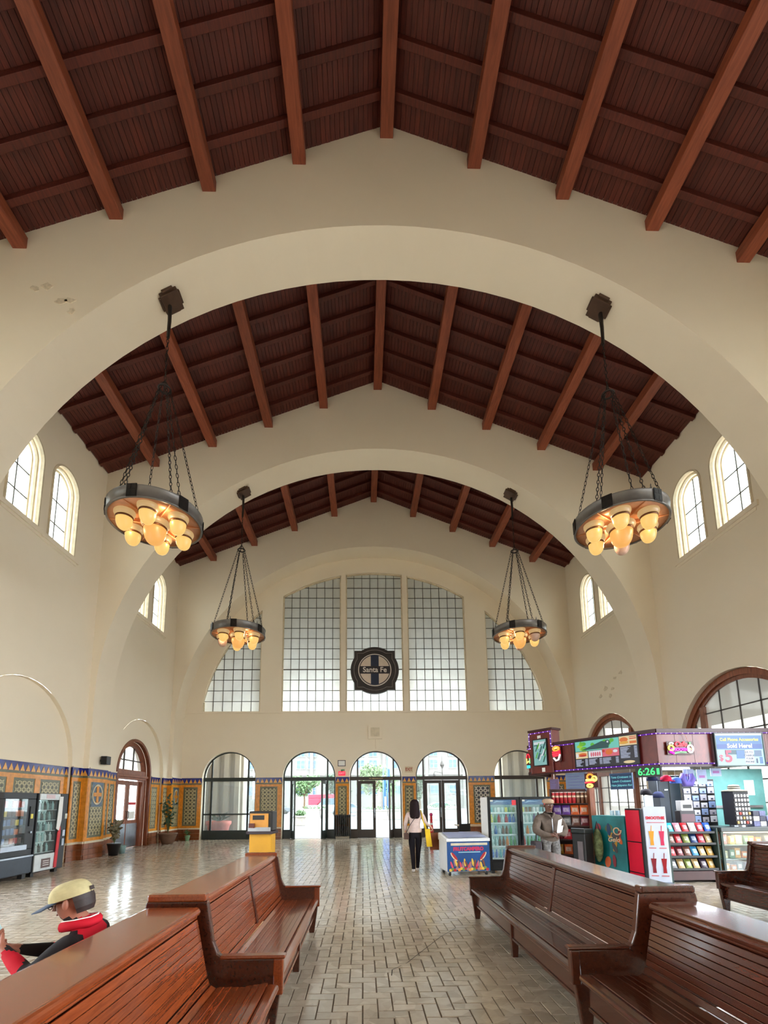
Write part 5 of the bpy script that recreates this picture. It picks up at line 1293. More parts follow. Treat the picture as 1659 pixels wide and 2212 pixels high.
# ================================================================== counters, racks and goods
GD = M('rack_dark_green', (38, 58, 52), .5)
ct = thing('snack_rack', 'dark green slanted snack rack full of bags under the kiosk corner', 'rack', (5.22, 8.93, 0))
mb = MB(); mb.box(0, .90, .02, .34, .05, .21); mb.build('plinth', DKW, ct)
mb = MB(); mb.box(-.09, 0, 0, .40, 0, 1.0); mb.box(.90, .93, 0, .40, 0, 1.0); mb.build('side_panel', GD, ct, bev=.006)
mb = MB(); mb.box(0, .90, .34, .40, .05, 1.06); mb.build('back_panel', BLACK, ct)
RZ = [.245, .475, .71, .92]
for z in RZ: mb = MB(); mb.box(0, .90, .03, .34, z-.02, z); mb.box(0, .90, .02, .032, z-.02, z+.02); mb.build('shelf', BLACK, ct)
def bag_mesh(w, h, d, mats):
    mb = MB(); nx, nz = 6, 7; F = []; B = []
    for j in range(nz+1):
        for i in range(nx+1):
            u, v = i/nx, j/nz; pu = max(0, math.sin(math.pi*u))**.5*max(0, math.sin(math.pi*v))**.45
            x = (u-.5)*w*(1-.06*math.sin(math.pi*v)); F.append((x, -d/2*pu, v*h)); B.append((x, d/2*pu, v*h))
    b = len(mb.v)
    mb.v += F+B; m_ = (nx+1)*(nz+1)
    for j in range(nz):
        for i in range(nx):
            a = j*(nx+1)+i; mat_i = 1 if (1 <= i < nx-1 and 2 <= j < 5) else 0
            mb.f.append((a, a+1, a+nx+2, a+nx+1)); mb.mi.append(mat_i); mb.f.append((m_+a+nx+1, m_+a+nx+2, m_+a+1, m_+a)); mb.mi.append(0)
    return mb.mesh('snack_bag', mats, True)
BAGC = {'turquoise': (30, 170, 200), 'red': (196, 36, 50), 'pink': (216, 150, 170), 'white': (222, 220, 222), 'crimson': (190, 50, 70), 'royal blue': (40, 90, 200), 'navy': (40, 66, 120), 'olive green': (132, 146, 70), 'tan': (190, 160, 110), 'brown': (128, 84, 72), 'grey': (120, 122, 126), 'maroon': (120, 40, 50), 'sky blue': (60, 140, 190), 'gold': (196, 150, 60), 'dark purple': (60, 48, 66), 'orange': (222, 104, 50), 'purple': (110, 70, 160), 'black': (44, 40, 46)}
BG = {}
def bag(col, w=.13, h=.19):
    k = (col, w, h)
    if k not in BG:
        lt_ = M('bag_label_'+col, tuple(min(255, int(c*.45+130)) for c in BAGC[col]), .35, var=.5, scale=28)
        BG[k] = bag_mesh(w, h, .05, [M('bag_'+col, BAGC[col], .3, var=.25, scale=12), lt_])
    return BG[k]
RACK = [['grey', 'tan', 'olive green', 'tan', 'dark purple', 'gold'], ['red', 'maroon', 'brown', 'sky blue', 'tan', 'gold'], ['brown', 'red', 'olive green', 'navy', 'crimson', 'tan'], ['turquoise', 'pink', 'red', 'white', 'crimson', 'royal blue']]
PLC = ['leftmost', 'second', 'third', 'fourth', 'fifth', 'rightmost']
NTH = ['first', 'second', 'third', 'fourth', 'fifth', 'sixth', 'seventh', 'eighth', 'ninth', 'tenth', 'eleventh', 'twelfth', 'thirteenth', 'fourteenth', 'fifteenth']
for r_, (z, cs) in enumerate(zip(RZ, RACK)):
    for k, cc in enumerate(cs):
        o = link('snack_bag', bag(cc), None, 0, (5.22+.085+k*.146, 8.93+.08, z+.002), (R(-24), 0, rm.uniform(-.08, .08)))
        tag(o, '%s snack bag, %s in the %s row of the snack rack' % (cc, PLC[k], ('bottom', 'second lowest', 'second highest', 'top')[r_]), 'snack bag', 'bags in the slanted snack rack')
# glass display counter
dc = thing('display_counter', 'glass fronted display counter with a dark top right of the snack rack', 'counter', (6.20, 8.92, 0))
CG = M('counter_grey', (70, 76, 76), .35)
mb = MB(); mb.box(0, 2.1, 0, .62, 0, .18); mb.build('base', DKW, dc)
mb = MB(); mb.box(0, 2.1, -.02, .66, .93, 1.01); mb.build('counter_top', CG, dc, bev=.006)
mb = MB(); mb.box(0, .04, 0, .04, .18, .93); mb.box(2.06, 2.1, 0, .04, .18, .93); mb.box(0, .04, .58, .62, .18, .93); mb.box(2.06, 2.1, .58, .62, .18, .93); mb.build('corner_post', GD, dc)
mb = MB(); mb.box(.04, 2.06, .008, .014, .18, .93); mb.build('glass', CLEAR, dc)
mb = MB(); mb.box(.04, 2.06, .60, .62, .18, .93); mb.build('back_board', M('case_back', (120, 96, 70), .6), dc)
for z in (.42, .68): mb = MB(); mb.box(.04, 2.06, .05, .58, z-.01, z); mb.build('shelf', M('shelf_glass', (170, 190, 186), .2), dc)
mb = MB(); mb.tube([(.1, .06, .91), (2.0, .06, .91)], .012, 6); mb.build('case_lamp', emitter('case_lamp', (255, 216, 160), 3.0), dc)
ld = bpy.data.lights.new('case_lamp', 'AREA'); ld.shape = 'RECTANGLE'; ld.size = 1.9; ld.size_y = .05; ld.energy = 5; ld.color = (1, .8, .55); lo = bpy.data.objects.new('case_lamp', ld); C.objects.link(lo); lo.parent = dc; lo.location = (1.05, .1, .90); lo.rotation_euler = (R(-25), 0, 0)
mb = MB(); mb.box(0, 2.1, -.012, 0, .19, .21); mb.build('edge_strip', STEEL, dc)
BXC = [('amber', (226, 150, 50)), ('purple', (90, 66, 120)), ('cream', (226, 206, 160)), ('orange', (230, 120, 40)), ('pink', (222, 140, 140)), ('green', (80, 120, 84)), ('grey', (120, 120, 122)), ('yellow', (236, 200, 110))]
for r_, z in enumerate((.185, .425, .685)):
    x = .10; k = 0
    while x < 1.95:
        w_ = rm.uniform(.09, .15); h_ = rm.uniform(.11, .19); cn, cc = BXC[(k*3+r_*2) % 8]
        mb = MB(); mb.box(0, w_, 0, .10, 0, h_); o = mb.build('packet', M('packet_'+cn, cc, .4, var=.3, scale=20), None, bev=.004); o.location = (6.20+x, 8.92+.14+rm.uniform(0, .05), z)
        q = MB(); q.box(w_*.2, w_*.8, -.002, 0, h_*.3, h_*.75); q.build('label', M('packet_label', (232, 222, 206), .5), o)
        tag(o, '%s sweet packet, %s from left on the %s shelf of the display counter' % (cn, NTH[k], ('lowest', 'middle', 'top')[r_]), 'packet', 'sweet packets in the display counter'); x += w_+.03; k += 1
# accessory wall, key ring tower, hats
aw = thing('accessory_panel', 'black grid panel of white phone accessory packs standing on the counter', 'display panel', (6.02, 9.62, 0))
mb = MB(); mb.box(0, .68, 0, .03, .0, 1.95); mb.build('grid', BLACK, aw)
for r_ in range(6):
    for k in range(4):
        w_ = .12; h_ = .11+.03*((r_+k) % 2); mb = MB(); mb.box(.03+k*.165, .03+k*.165+w_, -.035, -.002, 1.08+r_*.145, 1.08+r_*.145+h_*.9); q = mb.build('accessory_pack', M('pack_'+('white', 'blue', 'grey')[(r_*2+k) % 3], ((226, 228, 240), (150, 176, 226), (190, 190, 206))[(r_*2+k) % 3], .4, var=.1), aw, bev=.003)
        mb = MB(); x = .03+k*.165+.04; mb.box(x, x+.04, -.038, -.035, 1.10+r_*.145, 1.13+r_*.145); mb.build('print', M('pack_print', (70, 76, 100), .5), q)
kt = thing('keyring_tower', 'dark revolving tower hung with white key rings on the counter', 'display rack', (6.78, 9.20, 1.01))
mb = MB(); mb.box(-.15, .15, -.15, .15, .03, .68); mb.build('tower', M('tower_black', (30, 28, 36), .5), kt); mb = MB(); mb.lathe([(.14, 0), (.14, .03)], 14); mb.build('turntable', STEEL, kt)
KM = [M('keyring_white', (226, 226, 232), .4), M('keyring_gold', (190, 160, 100), .4), M('keyring_red', (190, 70, 60), .4)]
for r_ in range(7):
    for k in range(5):
        mb = MB(); x = -.12+k*.06; z = .08+r_*.085; mb.box(x-.02, x+.02, -.175, -.152, z-.025, z+.03); q = mb.build('key_ring', KM[0] if r_ > 2 or (k+r_) % 3 else KM[1+(k % 2)], kt, bev=.008)
ht = thing('sun_hat', 'striped wide brimmed sun hat on top of the key ring tower', 'hat', (6.78, 9.20, 1.69))
mb = MB(); mb.lathe([(.21, .01), (.22, 0), (.20, .02), (.105, .035), (.10, .09), (.08, .125), (.001, .135)], 24); mb.build('hat_body', M('hat_cream', (226, 220, 200), .7), ht, True)
for z in (.05, .085): mb = MB(); mb.lathe([(.106, z), (.108, z+.006), (.103, z+.014)], 24, cap=False); mb.build('stripe', BLACK, ht)
def caps(label, loc, col, rz):
    t = thing('baseball_cap', label, 'cap', loc, rz, 'caps hanging from the kiosk ceiling')
    mb = MB(); mb.lathe([(.10, 0), (.105, .02), (.095, .08), (.06, .12), (.001, .13)], 16); mb.build('crown', col, t, True)
    mb = MB(); mb.prism([(-.09, -.05), (-.08, -.14), (-.03, -.19), (.03, -.19), (.08, -.14), (.09, -.05)], 'z', -.004, .008); mb.build('visor', col, t, bev=.003)
    mb = MB(); mb.tube([(0, 0, .13), (0, 0, .13+2.31-loc[2]-.13)], .003, 4); mb.build('hook', STEEL, t)
CN = M('cap_navy', (40, 46, 78), .7); CRd = M('cap_crimson', (196, 30, 70), .7); CBl = M('cap_blue', (80, 110, 190), .7); CK = M('cap_black', (36, 34, 40), .7)
caps('navy cap hanging left under the clock', (5.28, 9.40, 1.92), CN, .6); caps('crimson cap hanging between navy and blue caps', (5.50, 9.30, 1.90), CRd, .1); caps('blue cap hanging right of the crimson cap', (5.72, 9.34, 1.86), CBl, -.4)
caps('black cap hanging lowest under the navy cap', (5.26, 9.62, 1.64), CK, .5); caps('navy cap with tan band hanging below the crimson cap', (5.50, 9.60, 1.58), CN, -.2)
bl_ = thing('neck_pillow', 'lavender neck pillow hanging under the front of the kiosk', 'pillow', (5.98, 9.35, 1.93))
mb = MB(); mb.tube([(-.09, 0, .12), (-.12, 0, .02), (-.06, 0, -.08), (.05, 0, -.08), (.10, 0, .02), (.07, 0, .12)], [.04, .06, .065, .065, .06, .04], 10); mb.build('cushion', M('lavender', (124, 112, 196), .8), bl_, True); mb = MB(); mb.tube([(0, 0, -.02), (0, 0, .38)], .003, 4); mb.build('cord', STEEL, bl_)
bz = thing('back_shelving', 'tall dark cabinet standing in the middle of the kiosk', 'cabinet', (6.45, 10.9, 0))
mb = MB(); mb.box(-.10, .42, 0, .4, 0, 2.1); mb.build('carcass', M('cabinet_slate', (56, 62, 74), .4), bz, bev=.01); mb = MB(); mb.box(.14, .16, -.012, 0, .05, 2.05); mb.build('door_gap', BLACK, bz); mb = MB(); mb.box(.02, .10, -.02, 0, 1.75, 1.78); mb.build('handle', STEEL, bz)
bz = thing('pale_case', 'pale turquoise back wall case at the right end of the kiosk', 'cabinet', (7.15, 10.3, 0)); mb = MB(); mb.box(-.2, 1.2, 0, .3, 0, 2.2); mb.build('carcass', M('case_turquoise', (104, 166, 166), .4), bz, bev=.01)
for k in range(3): mb = MB(); mb.box(.75, .97, -.006, 0, 1.62+.0*k, 1.95); mb.build('notice', PAPER, bz); break
mb = MB(); mb.box(0, 1.1, -.03, 0, 1.35, 1.40); mb.build('rail', STEEL, bz)
tp = thing('goods_heap', 'pile of boxed gadgets on the counter right of the key ring tower', 'boxes', (7.05, 9.16, 1.01))
for k in range(10):
    mb = MB(); x, z = .02+(k % 4)*.13, (k//4)*.10; mb.box(x, x+.12, 0, .2, z, z+.095); o = mb.build('gadget_box', M('gadget_'+str(k % 3), ((120, 124, 170), (206, 206, 214), (64, 66, 90))[k % 3], .4, var=.3, scale=20), tp, bev=.004)
bx = thing('boxed_toys', 'white and black box with a lid standing on the snack rack', 'box', (5.62, 9.16, 1.06)); mb = MB(); mb.box(0, .30, 0, .16, 0, .26); mb.build('lower_box', M('box_dark', (44, 38, 48), .4), bx, bev=.006); mb = MB(); mb.box(.03, .27, 0, .15, .26, .46); mb.build('upper_box', M('box_white', (214, 214, 220), .4), bx, bev=.006); mb = MB(); mb.box(.07, .24, -.004, 0, .31, .38); mb.build('print', BLACK, bx); mb = MB(); mb.box(.02, .28, -.004, 0, .05, .2); mb.build('window', M('box_window', (96, 52, 66), .3), bx)
for k, (x, z, w_, h_, nm) in enumerate([(6.05, 2.02, .22, .26, 'left'), (6.32, 1.99, .20, .30, 'middle'), (6.62, 2.08, .22, .16, 'right')]):
    t = board('price_card', '%s of three pale blue price cards hanging above the accessory panel' % nm, 'card', (x, 9.42, z), 0, w_, h_, M('card_blue', (176, 196, 240), .5), .01); patch(t, 'print', -w_*.3, w_*.3, -.02, .03, M('print_purple', (170, 110, 190), .5, var=0), -.012); mb = MB(); mb.tube([(0, -.005, h_/2), (0, -.005, 2.31-z)], .003, 4); mb.build('cord', PAPER, t)

# ---- left part of the kiosk: crisp rack, counter, coolers, banners
cr = thing('crisp_rack', 'tall open rack of crisp tubes and bags behind the standing man', 'rack', (3.70, 10.75, 0), AROT+R(38))
mb = MB(); mb.box(0, .85, .30, .34, 0, 1.80); mb.box(0, .03, 0, .30, 0, 1.80); mb.box(.82, .85, 0, .30, 0, 1.80); mb.build('frame', M('rack_brown', (70, 44, 40), .5), cr)
CZ = [.35, .68, .98, 1.22, 1.48]
for z in CZ: mb = MB(); mb.box(.03, .82, 0, .30, z-.02, z); mb.build('shelf', M('rack_brown', (70, 44, 40), .5), cr)
bpy.context.view_layer.update()
CRM_ = cr.matrix_world.copy()
def on_rack(o, x, y, z, rx_=0, rz_=0):
    o.matrix_world = CRM_ @ Matrix.Translation((x, y, z)) @ Matrix.Rotation(rz_, 4, 'Z') @ Matrix.Rotation(rx_, 4, 'X')
TU = {}
for nm, c in (('red', (190, 34, 44)), ('brown', (120, 72, 44))):
    t = MB(); t.lathe([(.036, 0), (.038, .005), (.038, .235), (.036, .24), (.001, .24)], 14); TU[nm] = t.mesh('crisp_tube', M('tube_'+nm, c, .35, var=.2, scale=10), True)
lidm = MB(); lidm.lathe([(.039, .235), (.039, .25), (.001, .25)], 14); lidm = lidm.mesh('lid', PAPER, True); lblm = MB(); lblm.lathe([(.0385, .13), (.0385, .17)], 14, cap=False); lblm = lblm.mesh('label_band', M('tube_label', (226, 206, 180), .4), True)
for k in range(9):
    nm = 'red' if k < 6 else 'brown'; o = link('crisp_tube', TU[nm]); on_rack(o, .075+k*.088, .08, CZ[4]+.0005); link('lid', lidm, o); link('label_band', lblm, o)
    tag(o, '%s crisp tube, %s from left on the top shelf of the crisp rack' % (nm, NTH[k]), 'crisp tube', 'crisp tubes on the rack')
CRK = [(CZ[3], ['purple', 'purple', 'orange', 'orange']), (CZ[2], ['grey', 'grey', 'brown', 'maroon']), (CZ[1], ['maroon', 'red', 'black', 'black']), (CZ[0], ['gold', 'orange', 'brown', 'gold'])]
PL4 = ['far left', 'centre left', 'centre right', 'far right']
for (z, cs), rn in zip(CRK, ('second highest', 'middle', 'second lowest', 'lowest')):
    for k, cc in enumerate(cs):
        o = link('crisp_bag', bag(cc, .18, .22)); on_rack(o, .14+k*.19, .09, z+.002, R(-12), rm.uniform(-.1, .1)); tag(o, '%s crisp bag %s on the %s shelf of the crisp rack' % (cc, PL4[k], rn), 'crisp bag', 'bags on the crisp rack')
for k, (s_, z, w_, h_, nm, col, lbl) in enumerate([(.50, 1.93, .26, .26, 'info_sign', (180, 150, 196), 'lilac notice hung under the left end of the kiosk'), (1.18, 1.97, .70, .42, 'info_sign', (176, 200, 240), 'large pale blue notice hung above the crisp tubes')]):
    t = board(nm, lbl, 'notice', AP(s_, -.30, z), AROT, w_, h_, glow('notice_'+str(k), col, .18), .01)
    for i in range(5): patch(t, 'text_line', -w_*.4, w_*(.1+.06*(i % 3)), -h_*.35+i*h_*.16, -h_*.35+i*h_*.16+.012, M('notice_text', (110, 110, 170), .5), -.012)
    mb = MB(); mb.tube([(0, -.005, h_/2), (0, -.005, 2.31-z)], .003, 4); mb.build('cord', PAPER, t)
neon('sticker_cluster', 'round yellow and red glowing sticker sign in the kiosk opening', AP(1.66, -.05, 1.96), AROT, [('disc', ell(0, .09, .07, .06), .02, NO), ('bar', [(-.10, .02), (.10, .03)], .03, NY), ('bar', [(-.13, -.03), (.09, -.02)], .02, NR), ('disc', ell(-.02, -.10, .06, .03), .022, NY), ('disc', ell(.10, .05, .05, .05), .02, NY)])
lc = thing('side_counter', 'brown serving counter along the slanting side of the kiosk', 'counter', tuple(AP(1.55, -.30, 0)), AROT)
mb = MB(); mb.box(0, 1.30, 0, .45, 0, .92); mb.build('front', KIOSK, lc); mb = MB(); mb.box(-.03, 1.33, -.04, .48, .92, .97); mb.build('counter_top', M('counter_black', (40, 36, 36), .3), lc)
bn = thing('litter_bin', 'tall black bin with a white label left of the banners', 'bin', (4.02, 9.95, 0), AROT)
mb = MB(); mb.box(-.15, .15, -.14, .14, 0, .86); mb.build('body', BLACK, bn, bev=.02); mb = MB(); mb.box(-.165, .165, -.155, .155, .86, .96); mb.build('lid', M('bin_lid', (34, 40, 40), .4), bn, bev=.02); mb = MB(); mb.box(-.02, .10, -.146, -.14, .25, .70); q = mb.build('label', M('bin_label', (120, 110, 116), .5), bn); mb = MB(); mb.box(-.15, .15, -.145, -.14, .965-.02, .972); mb.build('rim', STEEL, bn)
# cup and bag pile on the counter
def on_A(s_, out, z): return tuple(AP(s_, out, z))
for k, (s_, nm, col, lbl) in enumerate([(2.02, 'paper_cup_stack', (226, 226, 232), 'left stack of white paper cups on the serving counter'), (2.14, 'paper_cup_stack', (200, 202, 214), 'right stack of white paper cups on the serving counter')]):
    t = thing(nm, lbl, 'cups', on_A(s_, -.16, .97)); 
    for i in range(6): mb = MB(); mb.lathe([(.035, i*.05), (.045, i*.05+.10), (.047, i*.05+.102), (.04, i*.05+.1)], 12); mb.build('cup', M('cup_'+str(k), col, .5), t, True)
for k, (s_, col, lbl) in enumerate([(2.36, (150, 112, 84), 'left crumpled brown paper bag beside the red machine'), (2.58, (176, 146, 98), 'right crumpled brown paper bag beside the red machine')]):
    t = thing('paper_bag', lbl, 'paper bag', on_A(s_, -.12, .97)); 
    mb = MB(); mb.blob((0, 0, .12), .13, .10, .13, 10, 7); mb.v = [(x*(1+.25*noise.noise((x*14, y*14, z*14))), y*(1+.25*noise.noise((x*14+5, y*14, z*14))), max(0, z*(1+.15*noise.noise((x*9, y*9, z*9+3))))) for x, y, z in mb.v]; mb.build('bag', M('kraft_'+str(k), col, .8), t)
# upright coolers and banners standing before the slanting side
def upright(name, label, p, q, h, th, mat, cat):
    p, q = Vector(p), Vector(q); d = q-p; a = math.atan2(d.y, d.x); t = thing(name, label, cat, (p.x, p.y, 0), a); w_ = d.length
    mb = MB(); mb.box(0, w_, 0, th, .03, h); mb.build('body', mat, t, bev=.008); return t, w_
t, w_ = upright('ice_drink_cooler', 'teal wrapped cooler with fruit and swirl pictures', (4.33, 10.12, 0), (4.70, 9.52, 0), 1.22, .40, M('teal_wrap', (22, 120, 128), .35, var=.35, scale=3), 'cooler')
mb = MB(); mb.box(.02, w_-.02, .02, .38, 0, .03); mb.build('foot', BLACK, t)
for k in range(14): spot(t, 'print_shape', rm.uniform(.08, w_-.08), rm.uniform(.12, 1.05), rm.uniform(.03, .09), rm.uniform(.04, .13), [M('pr_olive', (96, 108, 70), .4, var=0), M('pr_wine', (140, 40, 56), .4, var=0), M('pr_gold', (196, 150, 50), .4, var=0), M('pr_navy', (26, 58, 96), .4, var=0), M('pr_grey', (70, 70, 74), .4, var=0), M('pr_orange', (214, 100, 50), .4, var=0)][k % 6], -.003-.001*k, 14, rm.uniform(-.6, .6))
mb = MB(); mb.tube([(w_-.16+.05*math.cos(a)*(1+a/9), -.02, .92+.05*math.sin(a)*(1+a/9)) for a in [i*.5 for i in range(14)]], .014, 6); mb.build('swirl', M('pr_cream', (226, 196, 160), .4, var=0), t); put_text('Gelo', .13, M('pr_cream', (226, 196, 160), .4, var=0), t, (w_*.66, -.025, .74), rx, 'lettering', depth=.002, shear=.3, bold=.003)
t, w_ = upright('red_vending_tower', 'tall narrow bright red machine with a black frame', (4.715, 9.50, 0), (4.765, 9.06, 0), 1.37, .36, BLACK, 'machine')
REDG = M('red_gloss', (222, 34, 62), .3, var=.1, scale=2)
for z0, z1 in ((.06, .14), (.16, .72), (.74, 1.34)): mb = MB(); mb.box(.02, w_-.02, -.012, 0, z0, z1); mb.build('door_panel', REDG, t, bev=.004)
mb = MB(); mb.box(.02, w_-.02, .02, .34, 0, .03); mb.build('foot', BLACK, t)
t, w_ = upright('smoothie_banner', 'white banner stand with four drink glasses', (4.745, 8.91, 0), (5.10, 8.80, 0), 1.41, .03, M('banner_white', (196, 204, 222), .5, var=.04), 'banner')
mb = MB(); mb.box(-.01, w_+.01, -.12, .15, 0, .03); mb.build('foot', STEEL, t)
put_text('SMOOTHIE', .075, M('banner_red', (206, 40, 60), .5, var=0), t, (w_*.5, -.004, 1.20), rx, depth=.002, bold=.003, sx=.85); mb = MB(); mb.box(w_*.1, w_*.9, -.004, 0, 1.11, 1.125); mb.build('text_line', M('banner_rose', (196, 120, 130), .5), t)
DR = [M('drink_gold', (222, 150, 50), .4, var=0), M('drink_rose', (200, 50, 90), .4, var=0), M('drink_wine', (130, 30, 44), .4, var=0), M('drink_deep', (150, 24, 34), .4, var=0)]
for k, (x, z) in enumerate(((.27, .86), (.73, .86), (.27, .36), (.73, .36))):
    mb = MB(); mb.prism([(w_*x-.03, z-.16), (w_*x+.03, z-.16), (w_*x+.025, z-.06), (w_*x+.045, z+.10), (w_*x-.045, z+.10), (w_*x-.025, z-.06)], 'y', -.006, 0); q = mb.build('drink_picture', DR[k], t); mb = MB(); mb.prism([(w_*x-.005, z+.10), (w_*x+.005, z+.10), (w_*x+.015, z+.2), (w_*x+.005, z+.2)], 'y', -.005, 0); mb.build('straw', DR[k], q)
    patch(t, 'caption', w_*x-.06, w_*x+.06, z-.22, z-.20, M('banner_rose', (196, 120, 130), .5), -.004)
mb = MB(); mb.box(w_*.1, w_*.5, .0, .05, 1.41, 1.62); mb.build('card', M('card_pale', (206, 222, 244), .5), t)
cm = thing('camo_bag', 'camouflage patterned bag hanging left of the teal cooler', 'bag', (4.30, 9.86, .30), AROT)
mb = MB(); mb.blob((0, 0, .32), .10, .08, .34, 12, 10); mb.build('bag_body', M('camo', (98, 108, 74), .8, var=.6, scale=14), cm, True); mb = MB(); mb.tube([(-.05, 0, .62), (0, 0, .80), (.05, 0, .62)], .012, 6); mb.build('strap', BLACK, cm)
# small table and folding chair by the right hand doors, litter and cone
tb = thing('cafe_table', 'small pale topped cafe table near the right hand doors', 'table', (3.05, 16.2, 0))
mb = MB(); mb.box(-.45, .45, -.35, .35, .72, .75); mb.build('table_top', M('table_birch', (206, 176, 140), .4), tb, bev=.006); mb = MB(); mb.tube([(0, 0, .03), (0, 0, .72)], .035, 8); mb.build('stem', BLACK, tb); mb = MB(); mb.box(-.28, .28, -.03, .03, 0, .03); mb.box(-.03, .03, -.28, .28, 0, .03); mb.build('foot', BLACK, tb)
def cafe_chair(label, x, y, rz, mat):
    t = thing('cafe_chair', label, 'chair', (x, y, 0), rz, 'chairs by the right hand doors')
    mb = MB(); mb.box(-.2, .2, -.2, .2, .42, .45); mb.build('seat', mat, t, bev=.006); mb = MB(); mb.obox((-.19, .19, .50), (.38, 0, 0), (0, .02, 0), (0, .08, .34)); mb.build('backrest', mat, t, bev=.006)
    for sx in (-1, 1):
        mb = MB(); mb.tube([(sx*.19, .30, .0), (sx*.19, .20, .44), (sx*.19, .28, .86)], .013, 6); mb.build('leg', BLACK, t); mb = MB(); mb.tube([(sx*.19, -.22, .0), (sx*.19, -.18, .44)], .013, 6); mb.build('leg', BLACK, t)
cafe_chair('black folding chair left of the small cafe table', 2.55, 15.3, R(200), BLACK); cafe_chair('wooden chair beside the orange tiled pier', 3.9, 16.9, R(150), DOORW)
cn = thing('floor_sign', 'tall narrow red floor cone standing before the double doors', 'cone', (2.15, 19.0, 0))
mb = MB(); mb.lathe([(.17, 0), (.17, .03), (.10, .05), (.055, .75), (.045, .98), (.001, 1.0)], 14); mb.build('cone', RED, cn, True); mb = MB(); mb.lathe([(.064, .62), (.06, .70)], 14, cap=False); mb.build('white_band', WHITE, cn); mb = MB(); mb.lathe([(.05, .98), (.07, 1.02), (.05, 1.08), (.001, 1.1)], 12); mb.build('knob', M('cone_magenta', (190, 40, 110), .4), cn, True)
# ================================================================== people
def skinned(name, nodes, edges, mats, pick, parent, sub=2, root='pelvis'):
    """one continuous body grown over joints; nodes = {name: (pos, radius)}; pick(co) -> material index"""
    keys = list(nodes); me = bpy.data.meshes.new(name+'_skeleton')
    me.from_pydata([nodes[k][0] for k in keys], [(keys.index(a), keys.index(b)) for a, b in edges], [])
    o = bpy.data.objects.new(name+'_skeleton', me); C.objects.link(o)
    sk = o.modifiers.new('skin', 'SKIN'); sk.use_smooth_shade = True; sk.branch_smoothing = .4
    if not me.skin_vertices: me.skin_vertices.new()
    for k, d in zip(keys, me.skin_vertices[0].data):
        r = nodes[k][1]; d.radius = (r, r) if isinstance(r, (int, float)) else r; d.use_root = (k == root)
    ss = o.modifiers.new('sub', 'SUBSURF'); ss.levels = sub; ss.render_levels = sub
    bpy.context.view_layer.update()
    m2 = bpy.data.meshes.new_from_object(o.evaluated_get(bpy.context.evaluated_depsgraph_get()))
    bpy.data.objects.remove(o); bpy.data.meshes.remove(me)
    m2.materials.clear()
    for q in mats: m2.materials.append(q)
    for p in m2.polygons:
        p.material_index = pick(p.center); p.use_smooth = True
    m2.name = name
    return link(name, m2, parent)
def hand(nodes, edges, wrist, d, side, palm_n, tag_, curl=.5, s_=1.0):
    """palm and five unequal bent fingers; d points along the hand, side points to the thumb, palm_n is where fingers curl"""
    w = Vector(wrist); d = Vector(d).normalized(); sv = Vector(side).normalized(); pn = Vector(palm_n).normalized()
    nodes[tag_+'palm'] = (tuple(w+d*.045*s_), (.030*s_, .020*s_)); nodes[tag_+'knuck'] = (tuple(w+d*.085*s_), (.032*s_, .016*s_)); edges += [(tag_+'wrist', tag_+'palm'), (tag_+'palm', tag_+'knuck')]
    for i, (off, ln) in enumerate(((.028, .070), (.010, .078), (-.009, .072), (-.027, .056))):
        b = w+d*.085*s_+sv*off*s_; m1 = b+(d*math.cos(curl)+pn*math.sin(curl))*ln*.5*s_; m2 = m1+(d*math.cos(curl*2.1)+pn*math.sin(curl*2.1))*ln*.5*s_
        for q, p, r in (('a', b+d*.012*s_, .0095), ('b', m1, .0088), ('c', m2, .0075)): nodes['%sf%d%s' % (tag_, i, q)] = (tuple(p), r*s_)
        edges += [(tag_+'knuck', '%sf%da' % (tag_, i)), ('%sf%da' % (tag_, i), '%sf%db' % (tag_, i)), ('%sf%db' % (tag_, i), '%sf%dc' % (tag_, i))]
    b = w+d*.035*s_+sv*.034*s_; m1 = b+(d*.6+sv*.6+pn*.3).normalized()*.034*s_; m2 = m1+(d*.8+sv*.1+pn*.6).normalized()*.03*s_
    for q, p, r in (('a', b, .012), ('b', m1, .010), ('c', m2, .0085)): nodes[tag_+'t'+q] = (tuple(p), r*s_)
    edges += [(tag_+'palm', tag_+'ta'), (tag_+'ta', tag_+'tb'), (tag_+'tb', tag_+'tc')]
